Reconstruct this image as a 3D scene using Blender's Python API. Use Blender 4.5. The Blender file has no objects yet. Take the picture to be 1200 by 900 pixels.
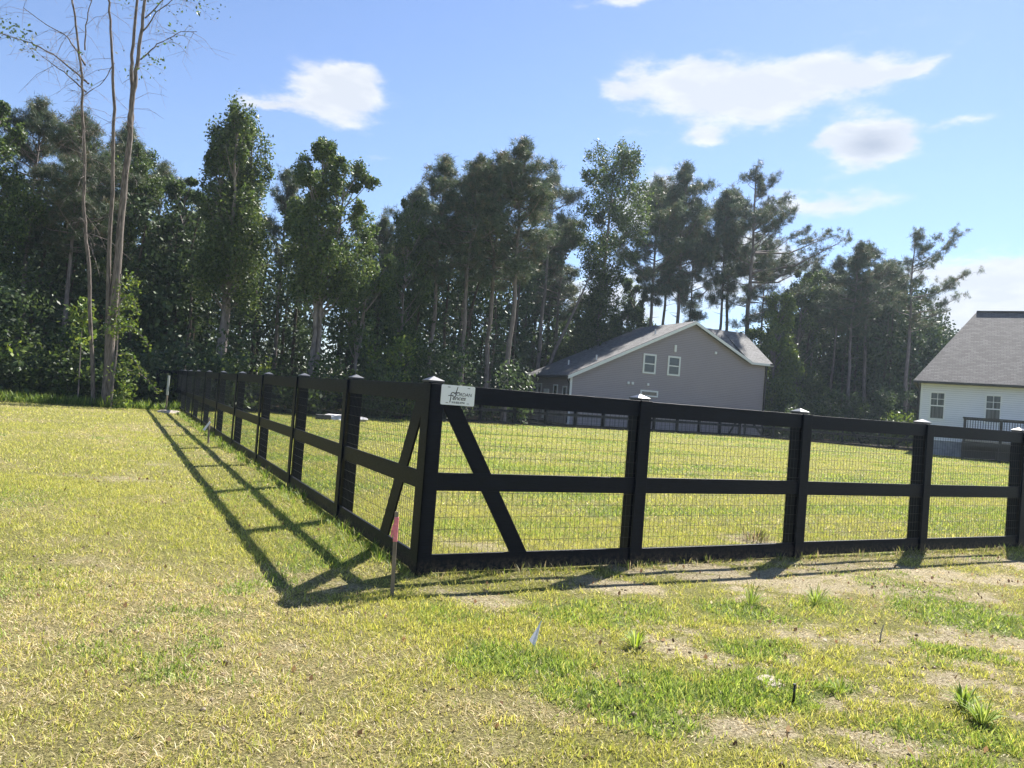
import bpy, math, random
import numpy as np
from mathutils import Vector, Matrix
random.seed(3)
R = math.radians
sc = bpy.context.scene
col = sc.collection

# ------------------------------------------------------------------ helpers
def vnoise(x, y, seed=0):
    xi = np.floor(x).astype(np.int64); yi = np.floor(y).astype(np.int64)
    fx = x - xi; fy = y - yi
    fx = fx*fx*(3-2*fx); fy = fy*fy*(3-2*fy)
    def h(a, b):
        n = (a*374761393 + b*668265263 + seed*1442695041) & 0x7fffffff
        n = ((n ^ (n >> 13))*1274126177) & 0x7fffffff
        n = n ^ (n >> 16)
        return (n & 0xffff)/65535.0
    return (h(xi, yi)*(1-fx)+h(xi+1, yi)*fx)*(1-fy) + (h(xi, yi+1)*(1-fx)+h(xi+1, yi+1)*fx)*fy

def fbm(x, y, seed=0, o=4):
    s = 0; a = .5; t = 0
    for i in range(o):
        s = s + a*vnoise(x*2**i, y*2**i, seed+i*17); t += a; a *= .55
    return s/t

def smooth(a, b, x):
    t = np.clip((x-a)/(b-a), 0, 1); return t*t*(3-2*t)

def np_mesh(name, V, F, mat=None, parent=None, colr=None, attrs=None, shade=False):
    """V n x 3, F m x k (k constant) or list of such arrays"""
    Fs = F if isinstance(F, list) else [F]
    me = bpy.data.meshes.new(name)
    me.vertices.add(len(V)); me.vertices.foreach_set('co', np.asarray(V, dtype=np.float32).ravel())
    tot = sum(f.size for f in Fs); npoly = sum(len(f) for f in Fs)
    me.loops.add(tot); me.polygons.add(npoly)
    me.loops.foreach_set('vertex_index', np.concatenate([f.ravel() for f in Fs]).astype(np.int32))
    ls = []; st = 0
    for f in Fs:
        ls.append(st + np.arange(len(f))*f.shape[1]); st += f.size
    me.polygons.foreach_set('loop_start', np.concatenate(ls).astype(np.int32))
    if shade: me.polygons.foreach_set('use_smooth', np.ones(npoly, dtype=bool))
    if colr is not None:
        a = me.color_attributes.new('Col', 'FLOAT_COLOR', 'POINT')
        c = np.ones((len(V), 4), dtype=np.float32); c[:, :3] = colr
        a.data.foreach_set('color', c.ravel())
    for k, v in (attrs or {}).items():
        a = me.attributes.new(k, 'FLOAT', 'POINT'); a.data.foreach_set('value', np.asarray(v, dtype=np.float32))
    me.update(calc_edges=True)
    if mat: me.materials.append(mat)
    o = bpy.data.objects.new(name, me); col.objects.link(o)
    if parent: o.parent = parent
    return o

class MB:
    def __init__(s): s.v = []; s.f = []
    def add(s, vs, fs):
        b = len(s.v); s.v += [tuple(v) for v in vs]; s.f += [tuple(i+b for i in f) for f in fs]; return s
    def box(s, x0, x1, y0, y1, z0, z1):
        return s.add([(x0,y0,z0),(x1,y0,z0),(x1,y1,z0),(x0,y1,z0),(x0,y0,z1),(x1,y0,z1),(x1,y1,z1),(x0,y1,z1)],
                     [(0,3,2,1),(4,5,6,7),(0,1,5,4),(1,2,6,5),(2,3,7,6),(3,0,4,7)])
    def bar(s, a, b, w, t, up=(0,0,1)):
        a = Vector(a); b = Vector(b); d = (b-a).normalized(); u = Vector(up)
        n = d.cross(u).normalized(); m = n.cross(d).normalized()
        vs = []
        for p in (a, b):
            for i, j in ((-1,-1),(1,-1),(1,1),(-1,1)): vs.append(p+n*(i*w/2)+m*(j*t/2))
        return s.add(vs, [(0,3,2,1),(4,5,6,7),(0,1,5,4),(1,2,6,5),(2,3,7,6),(3,0,4,7)])
    def prism(s, pts, d):
        """closed polygon pts (3D) extruded by vector d"""
        n = len(pts); d = Vector(d)
        vs = [Vector(p) for p in pts]+[Vector(p)+d for p in pts]
        return s.add(vs, [tuple(range(n))[::-1], tuple(range(n, 2*n))]+[(i, (i+1) % n, n+(i+1) % n, n+i) for i in range(n)])
    def tube(s, pts, rad, k=6):
        V, F = tube_np(pts, rad, k)
        s.add(V.tolist(), F.tolist())
        b = len(s.v)-len(V)
        s.f.append(tuple(b+i for i in range(k))[::-1]); s.f.append(tuple(len(s.v)-k+i for i in range(k)))
        return s
    def pyramid(s, cx, cy, hw, z0, z1, z2):
        s.box(cx-hw, cx+hw, cy-hw, cy+hw, z0, z1)
        b = len(s.v)
        s.f = [f for f in s.f if f != (b-4, b-3, b-2, b-1)]
        s.v.append((cx, cy, z2)); 
        for i in range(4): s.f.append((b-4+i, b-4+(i+1) % 4, b))
        return s
    def build(s, name, mat, parent=None, bevel=0, smooth=False):
        me = bpy.data.meshes.new(name); me.from_pydata(s.v, [], s.f); me.update()
        if smooth:
            for p in me.polygons: p.use_smooth = True
        me.materials.append(mat)
        o = bpy.data.objects.new(name, me); col.objects.link(o)
        if parent: o.parent = parent
        if bevel:
            m = o.modifiers.new('bevel', 'BEVEL'); m.width = bevel; m.segments = 2; m.limit_method = 'ANGLE'
        return o

def tube_np(pts, rad, k=6):
    pts = np.asarray(pts, dtype=float); n = len(pts)
    rad = np.broadcast_to(np.asarray(rad, dtype=float), (n,))
    V = np.zeros((n, k, 3)); ang = np.arange(k)*2*np.pi/k
    for i in range(n):
        d = pts[min(i+1, n-1)]-pts[max(i-1, 0)]; d = d/(np.linalg.norm(d)+1e-9)
        a = np.array([1., 0, 0]) if abs(d[0]) < .8 else np.array([0, 1., 0])
        u = np.cross(d, a); u /= np.linalg.norm(u); w = np.cross(d, u)
        V[i] = pts[i] + rad[i]*(np.cos(ang)[:, None]*u + np.sin(ang)[:, None]*w)
    i = np.arange(n-1)[:, None]*k; j = np.arange(k)[None, :]; j2 = (j+1) % k
    F = np.stack([i+j, i+j2, i+k+j2, i+k+j], -1).reshape(-1, 4)
    return V.reshape(-1, 3), F

def merge(parts):
    Vs = []; Fs = []; b = 0
    for V, F in parts:
        Vs.append(V); Fs.append(F+b); b += len(V)
    return np.concatenate(Vs), np.concatenate(Fs)

def empty(name, loc, rz=0):
    o = bpy.data.objects.new(name, None); col.objects.link(o)
    o.location = loc; o.rotation_euler = (0, 0, rz); o.empty_display_size = .3
    return o
def tag(o, label=None, cat=None, group=None, kind=None):
    if label: o['label'] = label
    if cat: o['category'] = cat
    if group: o['group'] = group
    if kind: o['kind'] = kind
    return o
def dup(o, parent=None, loc=None, rz=None):
    c = o.copy(); col.objects.link(c)
    if parent: c.parent = parent
    if loc is not None: c.location = loc
    if rz is not None: c.rotation_euler = (0, 0, rz)
    for ch in list(o.children): dup(ch, c)
    return c

# ------------------------------------------------------------------ materials
def newmat(name):
    m = bpy.data.materials.new(name); m.use_nodes = True
    nt = m.node_tree; b = nt.nodes['Principled BSDF']
    return m, nt, b
def N(nt, t, **k):
    n = nt.nodes.new(t)
    for a, v in k.items():
        if a.startswith('i_'): n.inputs[a[2:].replace('_', ' ')].default_value = v
        else: setattr(n, a, v)
    return n
def simple(name, c, rough=.6, spec=.5, metal=0, noise=0, scale=8, bump=0, stretch=None):
    m, nt, b = newmat(name)
    b.inputs['Base Color'].default_value = (*c, 1); b.inputs['Roughness'].default_value = rough
    b.inputs['Specular IOR Level'].default_value = spec; b.inputs['Metallic'].default_value = metal
    if noise or bump:
        tc = N(nt, 'ShaderNodeTexCoord'); mp = N(nt, 'ShaderNodeMapping')
        if stretch: mp.inputs['Scale'].default_value = stretch
        no = N(nt, 'ShaderNodeTexNoise'); no.inputs['Scale'].default_value = scale; no.inputs['Detail'].default_value = 6
        nt.links.new(tc.outputs['Object'], mp.inputs[0]); nt.links.new(mp.outputs[0], no.inputs['Vector'])
        if noise:
            cr = N(nt, 'ShaderNodeValToRGB')
            cr.color_ramp.elements[0].position = .3; cr.color_ramp.elements[1].position = .7
            cr.color_ramp.elements[0].color = (*[a*(1-noise) for a in c], 1)
            cr.color_ramp.elements[1].color = (*[min(1, a*(1+noise)) for a in c], 1)
            nt.links.new(no.outputs[0], cr.inputs[0]); nt.links.new(cr.outputs[0], b.inputs['Base Color'])
        if bump:
            bp = N(nt, 'ShaderNodeBump'); bp.inputs['Strength'].default_value = bump; bp.inputs['Distance'].default_value = .02
            nt.links.new(no.outputs[0], bp.inputs['Height']); nt.links.new(bp.outputs[0], b.inputs['Normal'])
    return m

def leafmat(name, tint=(1,1,1), trans=.35, rough=.5, spec=.3, var=.12):
    m, nt, b = newmat(name)
    at = N(nt, 'ShaderNodeAttribute', attribute_name='Col')
    oi = N(nt, 'ShaderNodeObjectInfo')
    hsv = N(nt, 'ShaderNodeHueSaturation')
    mr = N(nt, 'ShaderNodeMapRange'); mr.inputs['To Min'].default_value = 1-var; mr.inputs['To Max'].default_value = 1+var
    nt.links.new(oi.outputs['Random'], mr.inputs[0]); nt.links.new(mr.outputs[0], hsv.inputs['Value'])
    mx = N(nt, 'ShaderNodeMix', data_type='RGBA', blend_type='MULTIPLY'); mx.inputs['Factor'].default_value = 1
    nt.links.new(at.outputs['Color'], mx.inputs['A']); mx.inputs['B'].default_value = (*tint, 1)
    nt.links.new(mx.outputs['Result'], hsv.inputs['Color'])
    nt.links.new(hsv.outputs[0], b.inputs['Base Color'])
    b.inputs['Roughness'].default_value = rough; b.inputs['Specular IOR Level'].default_value = spec
    tr = N(nt, 'ShaderNodeBsdfTranslucent')
    h2 = N(nt, 'ShaderNodeHueSaturation'); h2.inputs['Saturation'].default_value = 1.1; h2.inputs['Value'].default_value = 1.3; h2.inputs['Hue'].default_value = .485
    nt.links.new(hsv.outputs[0], h2.inputs['Color']); nt.links.new(h2.outputs[0], tr.inputs['Color'])
    ms = N(nt, 'ShaderNodeMixShader'); ms.inputs[0].default_value = trans
    nt.links.new(b.outputs[0], ms.inputs[1]); nt.links.new(tr.outputs[0], ms.inputs[2])
    nt.links.new(ms.outputs[0], nt.nodes['Material Output'].inputs['Surface'])
    return m

M = {}
M['paint'] = simple('black_fence_paint', (.0035,.0055,.0125), .5, .2, bump=.25, scale=10, stretch=(1,1,9), noise=.3)
_m = M['paint']; nt = _m.node_tree; _b = nt.nodes['Principled BSDF']
_tc = N(nt, 'ShaderNodeTexCoord'); _sp = N(nt, 'ShaderNodeSeparateXYZ'); nt.links.new(_tc.outputs['Object'], _sp.inputs[0])
_mr = N(nt, 'ShaderNodeMapRange', interpolation_type='SMOOTHSTEP'); _mr.inputs['From Min'].default_value = .16; _mr.inputs['From Max'].default_value = -.01; nt.links.new(_sp.outputs['Z'], _mr.inputs[0])
_no = N(nt, 'ShaderNodeTexNoise'); _no.inputs['Scale'].default_value = 26; _no.inputs['Detail'].default_value = 8; _no.inputs['Roughness'].default_value = .7; nt.links.new(_tc.outputs['Object'], _no.inputs['Vector'])
_r2 = N(nt, 'ShaderNodeMapRange'); _r2.inputs['From Min'].default_value = .42; _r2.inputs['From Max'].default_value = .7; nt.links.new(_no.outputs[0], _r2.inputs[0])
_mu = N(nt, 'ShaderNodeMath', operation='MULTIPLY'); nt.links.new(_mr.outputs[0], _mu.inputs[0]); nt.links.new(_r2.outputs[0], _mu.inputs[1])
_mx = N(nt, 'ShaderNodeMix', data_type='RGBA'); _mx.inputs['B'].default_value = (.17,.13,.09,1); nt.links.new(_mu.outputs[0], _mx.inputs['Factor'])
_src = _b.inputs['Base Color'].links[0].from_socket; nt.links.new(_src, _mx.inputs['A']); nt.links.new(_mx.outputs['Result'], _b.inputs['Base Color'])
M['cap'] = simple('black_gloss_cap', (.015,.017,.024), .42, .7)
M['cap'].node_tree.nodes['Principled BSDF'].inputs['Metallic'].default_value = 0
M['cap'].node_tree.nodes['Principled BSDF'].inputs['Coat Weight'].default_value = .6
M['cap'].node_tree.nodes['Principled BSDF'].inputs['Coat Roughness'].default_value = .38
M['wire'] = simple('fence_wire', (.03,.03,.035), .45, .6, .3)
M['pine'] = leafmat('pine_needles', trans=.25, rough=.5, spec=.35)
M['leaf'] = leafmat('broad_leaf', trans=.36, rough=.5, spec=.35)
M['grass'] = leafmat('grass_blade', trans=.42, rough=.55, spec=.25, var=0)
M['bark'] = simple('bark', (.19,.16,.15), .9, .2, noise=.45, scale=5, bump=.8, stretch=(3,3,.5))
M['pale_bark'] = simple('pale_bark', (.21,.18,.165), .85, .2, noise=.45, scale=4, bump=.6, stretch=(2,2,.6))
M['white_trim'] = simple('white_trim', (.78,.78,.76), .5, .4)
M['glass'] = simple('window_glass', (.03,.04,.05), .05, .8)
M['dark_gutter'] = simple('dark_gutter', (.015,.014,.014), .4, .5)
M['curtain'] = simple('curtain', (.25,.27,.29), .9, .1, noise=.3, scale=3, stretch=(8,1,.2))

M['rough_bark'] = simple('rough_bark', (.15,.125,.11), .9, .2, noise=.65, scale=9, bump=1.0, stretch=(3,3,.35))
def siding(name, c, pitch=.115):
    m, nt, b = newmat(name)
    tc = N(nt, 'ShaderNodeTexCoord'); sp = N(nt, 'ShaderNodeSeparateXYZ')
    nt.links.new(tc.outputs['Object'], sp.inputs[0])
    d = N(nt, 'ShaderNodeMath', operation='DIVIDE'); d.inputs[1].default_value = pitch
    nt.links.new(sp.outputs['Z'], d.inputs[0])
    fr = N(nt, 'ShaderNodeMath', operation='FRACT'); nt.links.new(d.outputs[0], fr.inputs[0])
    inv = N(nt, 'ShaderNodeMath', operation='SUBTRACT'); inv.inputs[0].default_value = 1; nt.links.new(fr.outputs[0], inv.inputs[1])
    bp = N(nt, 'ShaderNodeBump'); bp.inputs['Strength'].default_value = 1; bp.inputs['Distance'].default_value = .02
    nt.links.new(inv.outputs[0], bp.inputs['Height']); nt.links.new(bp.outputs[0], b.inputs['Normal'])
    gr = N(nt, 'ShaderNodeMath', operation='GREATER_THAN'); gr.inputs[1].default_value = .84; nt.links.new(fr.outputs[0], gr.inputs[0])
    no = N(nt, 'ShaderNodeTexNoise'); no.inputs['Scale'].default_value = .6; nt.links.new(tc.outputs['Object'], no.inputs['Vector'])
    cr = N(nt, 'ShaderNodeMix', data_type='RGBA'); cr.inputs['A'].default_value = (*c, 1); cr.inputs['B'].default_value = (*[x*.86 for x in c], 1)
    nt.links.new(no.outputs[0], cr.inputs['Factor'])
    mx = N(nt, 'ShaderNodeMix', data_type='RGBA'); mx.inputs['B'].default_value = (*[x*.62 for x in c], 1)
    nt.links.new(gr.outputs[0], mx.inputs['Factor']); nt.links.new(cr.outputs['Result'], mx.inputs['A'])
    nt.links.new(mx.outputs['Result'], b.inputs['Base Color']); b.inputs['Roughness'].default_value = .5
    return m
M['taupe'] = siding('taupe_siding', (.35,.295,.295), .13)
M['white_siding'] = siding('white_siding', (.84,.84,.85), .13)

def shingles(name, c, swap=False):
    m, nt, b = newmat(name)
    tc = N(nt, 'ShaderNodeTexCoord'); sp = N(nt, 'ShaderNodeSeparateXYZ'); cb = N(nt, 'ShaderNodeCombineXYZ')
    nt.links.new(tc.outputs['Object'], sp.inputs[0])
    nt.links.new(sp.outputs['Y' if swap else 'X'], cb.inputs[0]); nt.links.new(sp.outputs['Z'], cb.inputs[1])
    br = N(nt, 'ShaderNodeTexBrick')
    br.inputs['Scale'].default_value = 1; br.inputs['Brick Width'].default_value = .32; br.inputs['Row Height'].default_value = .10
    br.inputs['Mortar Size'].default_value = .012; br.inputs['Bias'].default_value = 0
    br.inputs['Color1'].default_value = (*[x*.72 for x in c], 1); br.inputs['Color2'].default_value = (*[x*1.3 for x in c], 1)
    br.inputs['Mortar'].default_value = (*[x*.45 for x in c], 1)
    nt.links.new(cb.outputs[0], br.inputs['Vector'])
    no = N(nt, 'ShaderNodeTexNoise'); no.inputs['Scale'].default_value = 40; nt.links.new(tc.outputs['Object'], no.inputs['Vector'])
    mx = N(nt, 'ShaderNodeMix', data_type='RGBA', blend_type='OVERLAY'); mx.inputs['Factor'].default_value = .6
    nt.links.new(br.outputs['Color'], mx.inputs['A']); nt.links.new(no.outputs['Color'], mx.inputs['B'])
    hs = N(nt, 'ShaderNodeHueSaturation'); hs.inputs['Saturation'].default_value = .45; nt.links.new(mx.outputs['Result'], hs.inputs['Color'])
    nt.links.new(hs.outputs[0], b.inputs['Base Color']); b.inputs['Roughness'].default_value = .85
    bp = N(nt, 'ShaderNodeBump'); bp.inputs['Strength'].default_value = .5; bp.inputs['Distance'].default_value = .02
    nt.links.new(br.outputs['Fac'], bp.inputs['Height']); bp.invert = True; nt.links.new(bp.outputs[0], b.inputs['Normal'])
    return m
M['shingle_a'] = shingles('grey_shingles_rake', (.13,.125,.13), True)
M['shingle_b'] = shingles('grey_shingles', (.13,.125,.13))
M['shingle_w'] = shingles('brown_grey_shingles', (.14,.118,.108))

# ------------------------------------------------------------------ camera
f_px = 876.0; th = R(4.403); ph = R(1.083)
cam = bpy.data.cameras.new('camera'); co = bpy.data.objects.new('camera', cam); col.objects.link(co)
cam.sensor_width = 36; cam.lens = f_px/1200*36; cam.clip_start = .05; cam.clip_end = 4000
R0 = Vector((1,0,0)); U0 = Vector((0,-math.sin(ph),math.cos(ph)))
r = R0*math.cos(th)+U0*math.sin(th); u = -R0*math.sin(th)+U0*math.cos(th); b_ = r.cross(u)
mw = Matrix((r, u, b_)).transposed().to_4x4(); mw.translation = (0,0,1.5)
co.matrix_world = mw; sc.camera = co

# ------------------------------------------------------------------ sun and sky
EL = R(49); AZ = math.atan2(.535, .845)          # azimuth from +Y towards +X
sd = Vector((math.cos(EL)*math.sin(AZ), math.cos(EL)*math.cos(AZ), math.sin(EL)))
sl = bpy.data.lights.new('sun', 'SUN'); sl.energy = 5.0; sl.angle = R(.53); sl.color = (1,.955,.88)
so = bpy.data.objects.new('sun', sl); col.objects.link(so); so.rotation_euler = sd.to_track_quat('Z', 'Y').to_euler(); so.location = (20,30,40)
w = bpy.data.worlds.new('World'); sc.world = w; w.use_nodes = True; nt = w.node_tree; nt.nodes.clear()
out = N(nt, 'ShaderNodeOutputWorld'); bg = N(nt, 'ShaderNodeBackground'); bg.inputs['Strength'].default_value = .061
sky = N(nt, 'ShaderNodeTexSky', sky_type='NISHITA'); sky.sun_disc = False; sky.sun_elevation = EL; sky.sun_rotation = AZ
sky.altitude = 50; sky.air_density = 1.0; sky.dust_density = .15; sky.ozone_density = 4.0
tc = N(nt, 'ShaderNodeTexCoord')
def mth(op, a, b=None, c=None, clamp=False):
    n = N(nt, 'ShaderNodeMath', operation=op); n.use_clamp = clamp
    for i, x in enumerate((a, b, c)):
        if x is None: continue
        if isinstance(x, (int, float)): n.inputs[i].default_value = x
        else: nt.links.new(x, n.inputs[i])
    return n.outputs[0]
def vdot(v, c):
    n = N(nt, 'ShaderNodeVectorMath', operation='DOT_PRODUCT'); nt.links.new(v, n.inputs[0]); n.inputs[1].default_value = c
    return n.outputs['Value']
D = tc.outputs['Generated']
# domain warp so the cloud edges break up
nz = N(nt, 'ShaderNodeTexNoise'); nz.inputs['Scale'].default_value = 9; nz.inputs['Detail'].default_value = 7; nz.inputs['Roughness'].default_value = .6
mpp = N(nt, 'ShaderNodeMapping'); mpp.inputs['Scale'].default_value = (1,1,2.2)
nt.links.new(D, mpp.inputs[0]); nt.links.new(mpp.outputs[0], nz.inputs['Vector'])
sub = N(nt, 'ShaderNodeVectorMath', operation='SUBTRACT'); nt.links.new(nz.outputs['Color'], sub.inputs[0]); sub.inputs[1].default_value = (.5,.5,.5)
scl = N(nt, 'ShaderNodeVectorMath', operation='SCALE'); nt.links.new(sub.outputs[0], scl.inputs[0]); scl.inputs['Scale'].default_value = .05
add = N(nt, 'ShaderNodeVectorMath', operation='ADD'); nt.links.new(D, add.inputs[0]); nt.links.new(scl.outputs[0], add.inputs[1])
W = add.outputs[0]
n2 = N(nt, 'ShaderNodeTexNoise'); n2.inputs['Scale'].default_value = 16; n2.inputs['Detail'].default_value = 9; n2.inputs['Roughness'].default_value = .62
mp2 = N(nt, 'ShaderNodeMapping'); mp2.inputs['Scale'].default_value = (1,1,2.6); nt.links.new(D, mp2.inputs[0]); nt.links.new(mp2.outputs[0], n2.inputs['Vector'])
CLOUDS = [(-15.51,21.14,0.0496,0.0248,-0.6,1.00,0),(-17.53,19.79,0.0619,0.0144,12.4,0.90,0),(-13.63,21.15,0.0334,0.0292,4.4,1.00,0),
(-20.44,19.04,0.0305,0.0071,4.4,0.70,0),(-14.08,19.10,0.0579,0.0158,-3.6,0.75,0),(10.56,23.70,0.0829,0.0249,2.4,0.95,0),
(14.41,22.55,0.1081,0.0391,4.4,1.00,0),(18.59,23.05,0.1104,0.0341,8.4,1.00,0),(23.13,23.37,0.0729,0.0194,12.4,0.80,0),
(26.61,23.64,0.0472,0.0066,12.4,0.55,0),(13.25,19.99,0.0252,0.0116,4.4,0.80,0),(6.44,22.93,0.0295,0.0147,-5.6,0.70,0),
(24.53,19.09,0.0440,0.0285,7.4,2.4,1),(21.63,19.36,0.0302,0.0091,14.4,0.70,0),(29.91,19.74,0.0319,0.0084,10.4,0.55,0),
(6.59,28.48,0.0654,0.0091,8.4,0.80,0),(21.6,15.4,0.085,0.017,0.4,0.8,0),(9.34,15.09,0.055,0.036,34.4,1.0,0),
(17.6,11.6,0.065,0.034,-15.6,0.95,0),(6.01,8.03,0.0789,0.0507,4.4,0.80,0),(31.67,10.52,0.10,0.026,0.4,0.9,0),
(33.39,8.76,0.11,0.034,4.4,0.85,0),(30.42,6.6,0.13,0.045,0.4,0.7,0),(-11.36,16.95,0.0366,0.0043,2.4,0.35,0),
(36.13,11.31,0.0817,0.0163,9.4,0.50,0),(13.57,9.05,0.0989,0.0550,4.4,0.70,0),
(60,20,.15,.05,5,.9,0),(-55,25,.12,.04,0,.9,0),(110,18,.2,.05,0,.9,0),(170,24,.2,.06,0,.9,0),(-110,20,.2,.06,0,.9,0)]
dens = None; core = None
for az, el, a, b, rot, st, grey in CLOUDS:
    az = R(az); el = R(el); rot = R(rot)
    F_ = Vector((math.cos(el)*math.sin(az), math.cos(el)*math.cos(az), math.sin(el)))
    H_ = Vector((math.cos(az), -math.sin(az), 0)); V_ = H_.cross(F_)
    A_ = H_*math.cos(rot)+V_*math.sin(rot); B_ = -H_*math.sin(rot)+V_*math.cos(rot)
    uu = vdot(W, tuple(A_/(a*.88))); vv = vdot(W, tuple(B_/(b*.84))); ff = mth('GREATER_THAN', vdot(D, tuple(F_)), 0)
    r2 = mth('ADD', mth('MULTIPLY', uu, uu), mth('MULTIPLY', vv, vv))
    g = mth('MULTIPLY', mth('EXPONENT', mth('MULTIPLY', r2, -1.0)), mth('MULTIPLY', ff, st*1.25))
    dens = g if dens is None else mth('ADD', dens, g)
    if grey:
        r3 = mth('MULTIPLY', r2, -2.4); vs = mth('MULTIPLY', mth('EXPONENT', r3), ff)
        core = vs
lo = mth('MULTIPLY', mth('SUBTRACT', n2.outputs[0], .5), 2.6)
dd = mth('ADD', dens, lo)
mr = N(nt, 'ShaderNodeMapRange', interpolation_type='SMOOTHSTEP'); nt.links.new(dd, mr.inputs[0]); mr.inputs['From Min'].default_value = .14; mr.inputs['From Max'].default_value = 1.2
gate = mth('MULTIPLY', mth('MULTIPLY', dens, 2.2, clamp=True), mr.outputs[0])
gate = mth('MULTIPLY', gate, .93)
# brightness of the cloud: thick parts greyer
n3 = N(nt, 'ShaderNodeTexNoise'); n3.inputs['Scale'].default_value = 22; n3.inputs['Detail'].default_value = 5; nt.links.new(mp2.outputs[0], n3.inputs['Vector'])
thick = N(nt, 'ShaderNodeMapRange'); nt.links.new(mth('ADD', mth('MULTIPLY', dens, .55), mth('MULTIPLY', n3.outputs[0], 2.4)), thick.inputs[0]); thick.inputs['From Min'].default_value = 1.35; thick.inputs['From Max'].default_value = 2.15
ccol = N(nt, 'ShaderNodeMix', data_type='RGBA'); ccol.inputs['A'].default_value = (5.7,5.8,5.95,1); ccol.inputs['B'].default_value = (4.7,4.95,5.4,1)
nt.links.new(thick.outputs[0], ccol.inputs['Factor'])
cc2 = N(nt, 'ShaderNodeMix', data_type='RGBA'); cc2.inputs['B'].default_value = (3.0,3.35,4.0,1)
nt.links.new(mth('MULTIPLY', core, 1.0, clamp=True), cc2.inputs['Factor']); nt.links.new(ccol.outputs['Result'], cc2.inputs['A'])
fin = N(nt, 'ShaderNodeMix', data_type='RGBA')
hsx = N(nt, 'ShaderNodeHueSaturation'); hsx.inputs['Saturation'].default_value = 1.0; hsx.inputs['Value'].default_value = 1.0
tnt = N(nt, 'ShaderNodeMix', data_type='RGBA', blend_type='MULTIPLY'); tnt.inputs['Factor'].default_value = 1; tnt.inputs['B'].default_value = (1.0,.965,1.03,1); nt.links.new(sky.outputs[0], tnt.inputs['A']); nt.links.new(tnt.outputs['Result'], hsx.inputs['Color'])
nt.links.new(gate, fin.inputs['Factor']); nt.links.new(hsx.outputs[0], fin.inputs['A']); nt.links.new(cc2.outputs['Result'], fin.inputs['B'])
nt.links.new(fin.outputs['Result'], bg.inputs['Color']); nt.links.new(bg.outputs[0], out.inputs['Surface'])
w.cycles.sampling_method = 'MANUAL'; w.cycles.sample_map_resolution = 512

sc.view_settings.view_transform = 'Standard'; sc.view_settings.look = 'None'; sc.view_settings.exposure = 1.46; sc.view_settings.gamma = 1
sc.cycles.max_bounces = 6; sc.cycles.transparent_max_bounces = 4; sc.cycles.diffuse_bounces = 3; sc.cycles.glossy_bounces = 2; sc.cycles.transmission_bounces = 3

# ------------------------------------------------------------------ frames of reference
C = np.array([-.66, 6.10]); DR = np.array([.8835,.4685]); DL = np.array([-.4685,.8835])
FA = np.array([-14.6, 30.9]); FC = np.array([17.1, 55.3]); FD = np.array([27.6, 50.6])

# patches of the lawn (x, y, rx, ry)
LUSH = [(.24,4.29,.42,.30,1),(1.3,4.16,.42,.26,1.1),(1.7,4.85,.28,.22,1),(.75,3.82,.38,.26,.9),(1.95,5.81,.32,.3,.8),(.77,5.45,.5,.35,.7),(3.85,6.17,.55,.5,.9),
        (3.19,5.09,.28,.22,.9),(2.65,6.19,.25,.25,.6),(1.97,4.23,.16,.12,.9),(-1.47,7.01,.55,.7,.5),(-3.2,11.0,.7,2.2,.4),(-1.52,6.27,.25,.3,.6),(-2.2,8.6,.5,1.2,.4),(-.2,5.1,.3,.2,.5),
        (2.4,3.7,.4,.2,.6),(-1.9,3.9,.35,.25,.35),(-6.5,18.5,1.3,4,.3),(-3.9,5.1,.9,.5,.35),(2.2,3.3,.5,.2,.5),(4.4,5.2,.5,.4,.6),(-6.0,8.2,1.2,.8,.35)]
BARE = [(1.13,4.92,.42,.45,1),(2.9,6.95,1.7,.35,.75),(2.95,4.74,.45,.25,1),(4.6,7.8,1.3,.4,.75),(.95,6.25,.7,.25,.8),(.69,4.16,.22,.14,.8),(3.6,5.55,.6,.25,.8),(2.35,5.3,.6,.3,.7),(-5.43,10.14,.8,.25,.45),(-5.39,12.1,.9,.25,.4),(2.0,3.6,.3,.15,.5),
        (-3.2,5.7,.5,.2,.3),(-1.2,4.3,.3,.2,.35),(1.2,3.5,.35,.2,.5),(-.15,5.6,.5,.2,.7),(1.6,7.0,.8,.12,.8),(6.5,8.8,1.5,.5,.7),(-1.2,5.55,.25,.15,.5),(3.1,9.15,.35,.3,.9),(-.2,7.5,.35,.22,.6),(3.6,4.3,.5,.2,.7),(-10,16,1.2,.3,.4),(-7,21,1.5,.4,.4)]
def patch(x, y, L, wob):
    m = np.zeros_like(x)
    wx = x + (fbm(x*2.5, y*2.5, wob)-.5)*.55; wy = y + (fbm(x*2.5+9, y*2.5+5, wob+3)-.5)*.5
    for cx, cy, rx, ry, s in L:
        d = ((wx-cx)/rx)**2+((wy-cy)/ry)**2
        m = np.maximum(m, s*np.exp(-d*d*.7))
    return m
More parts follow.
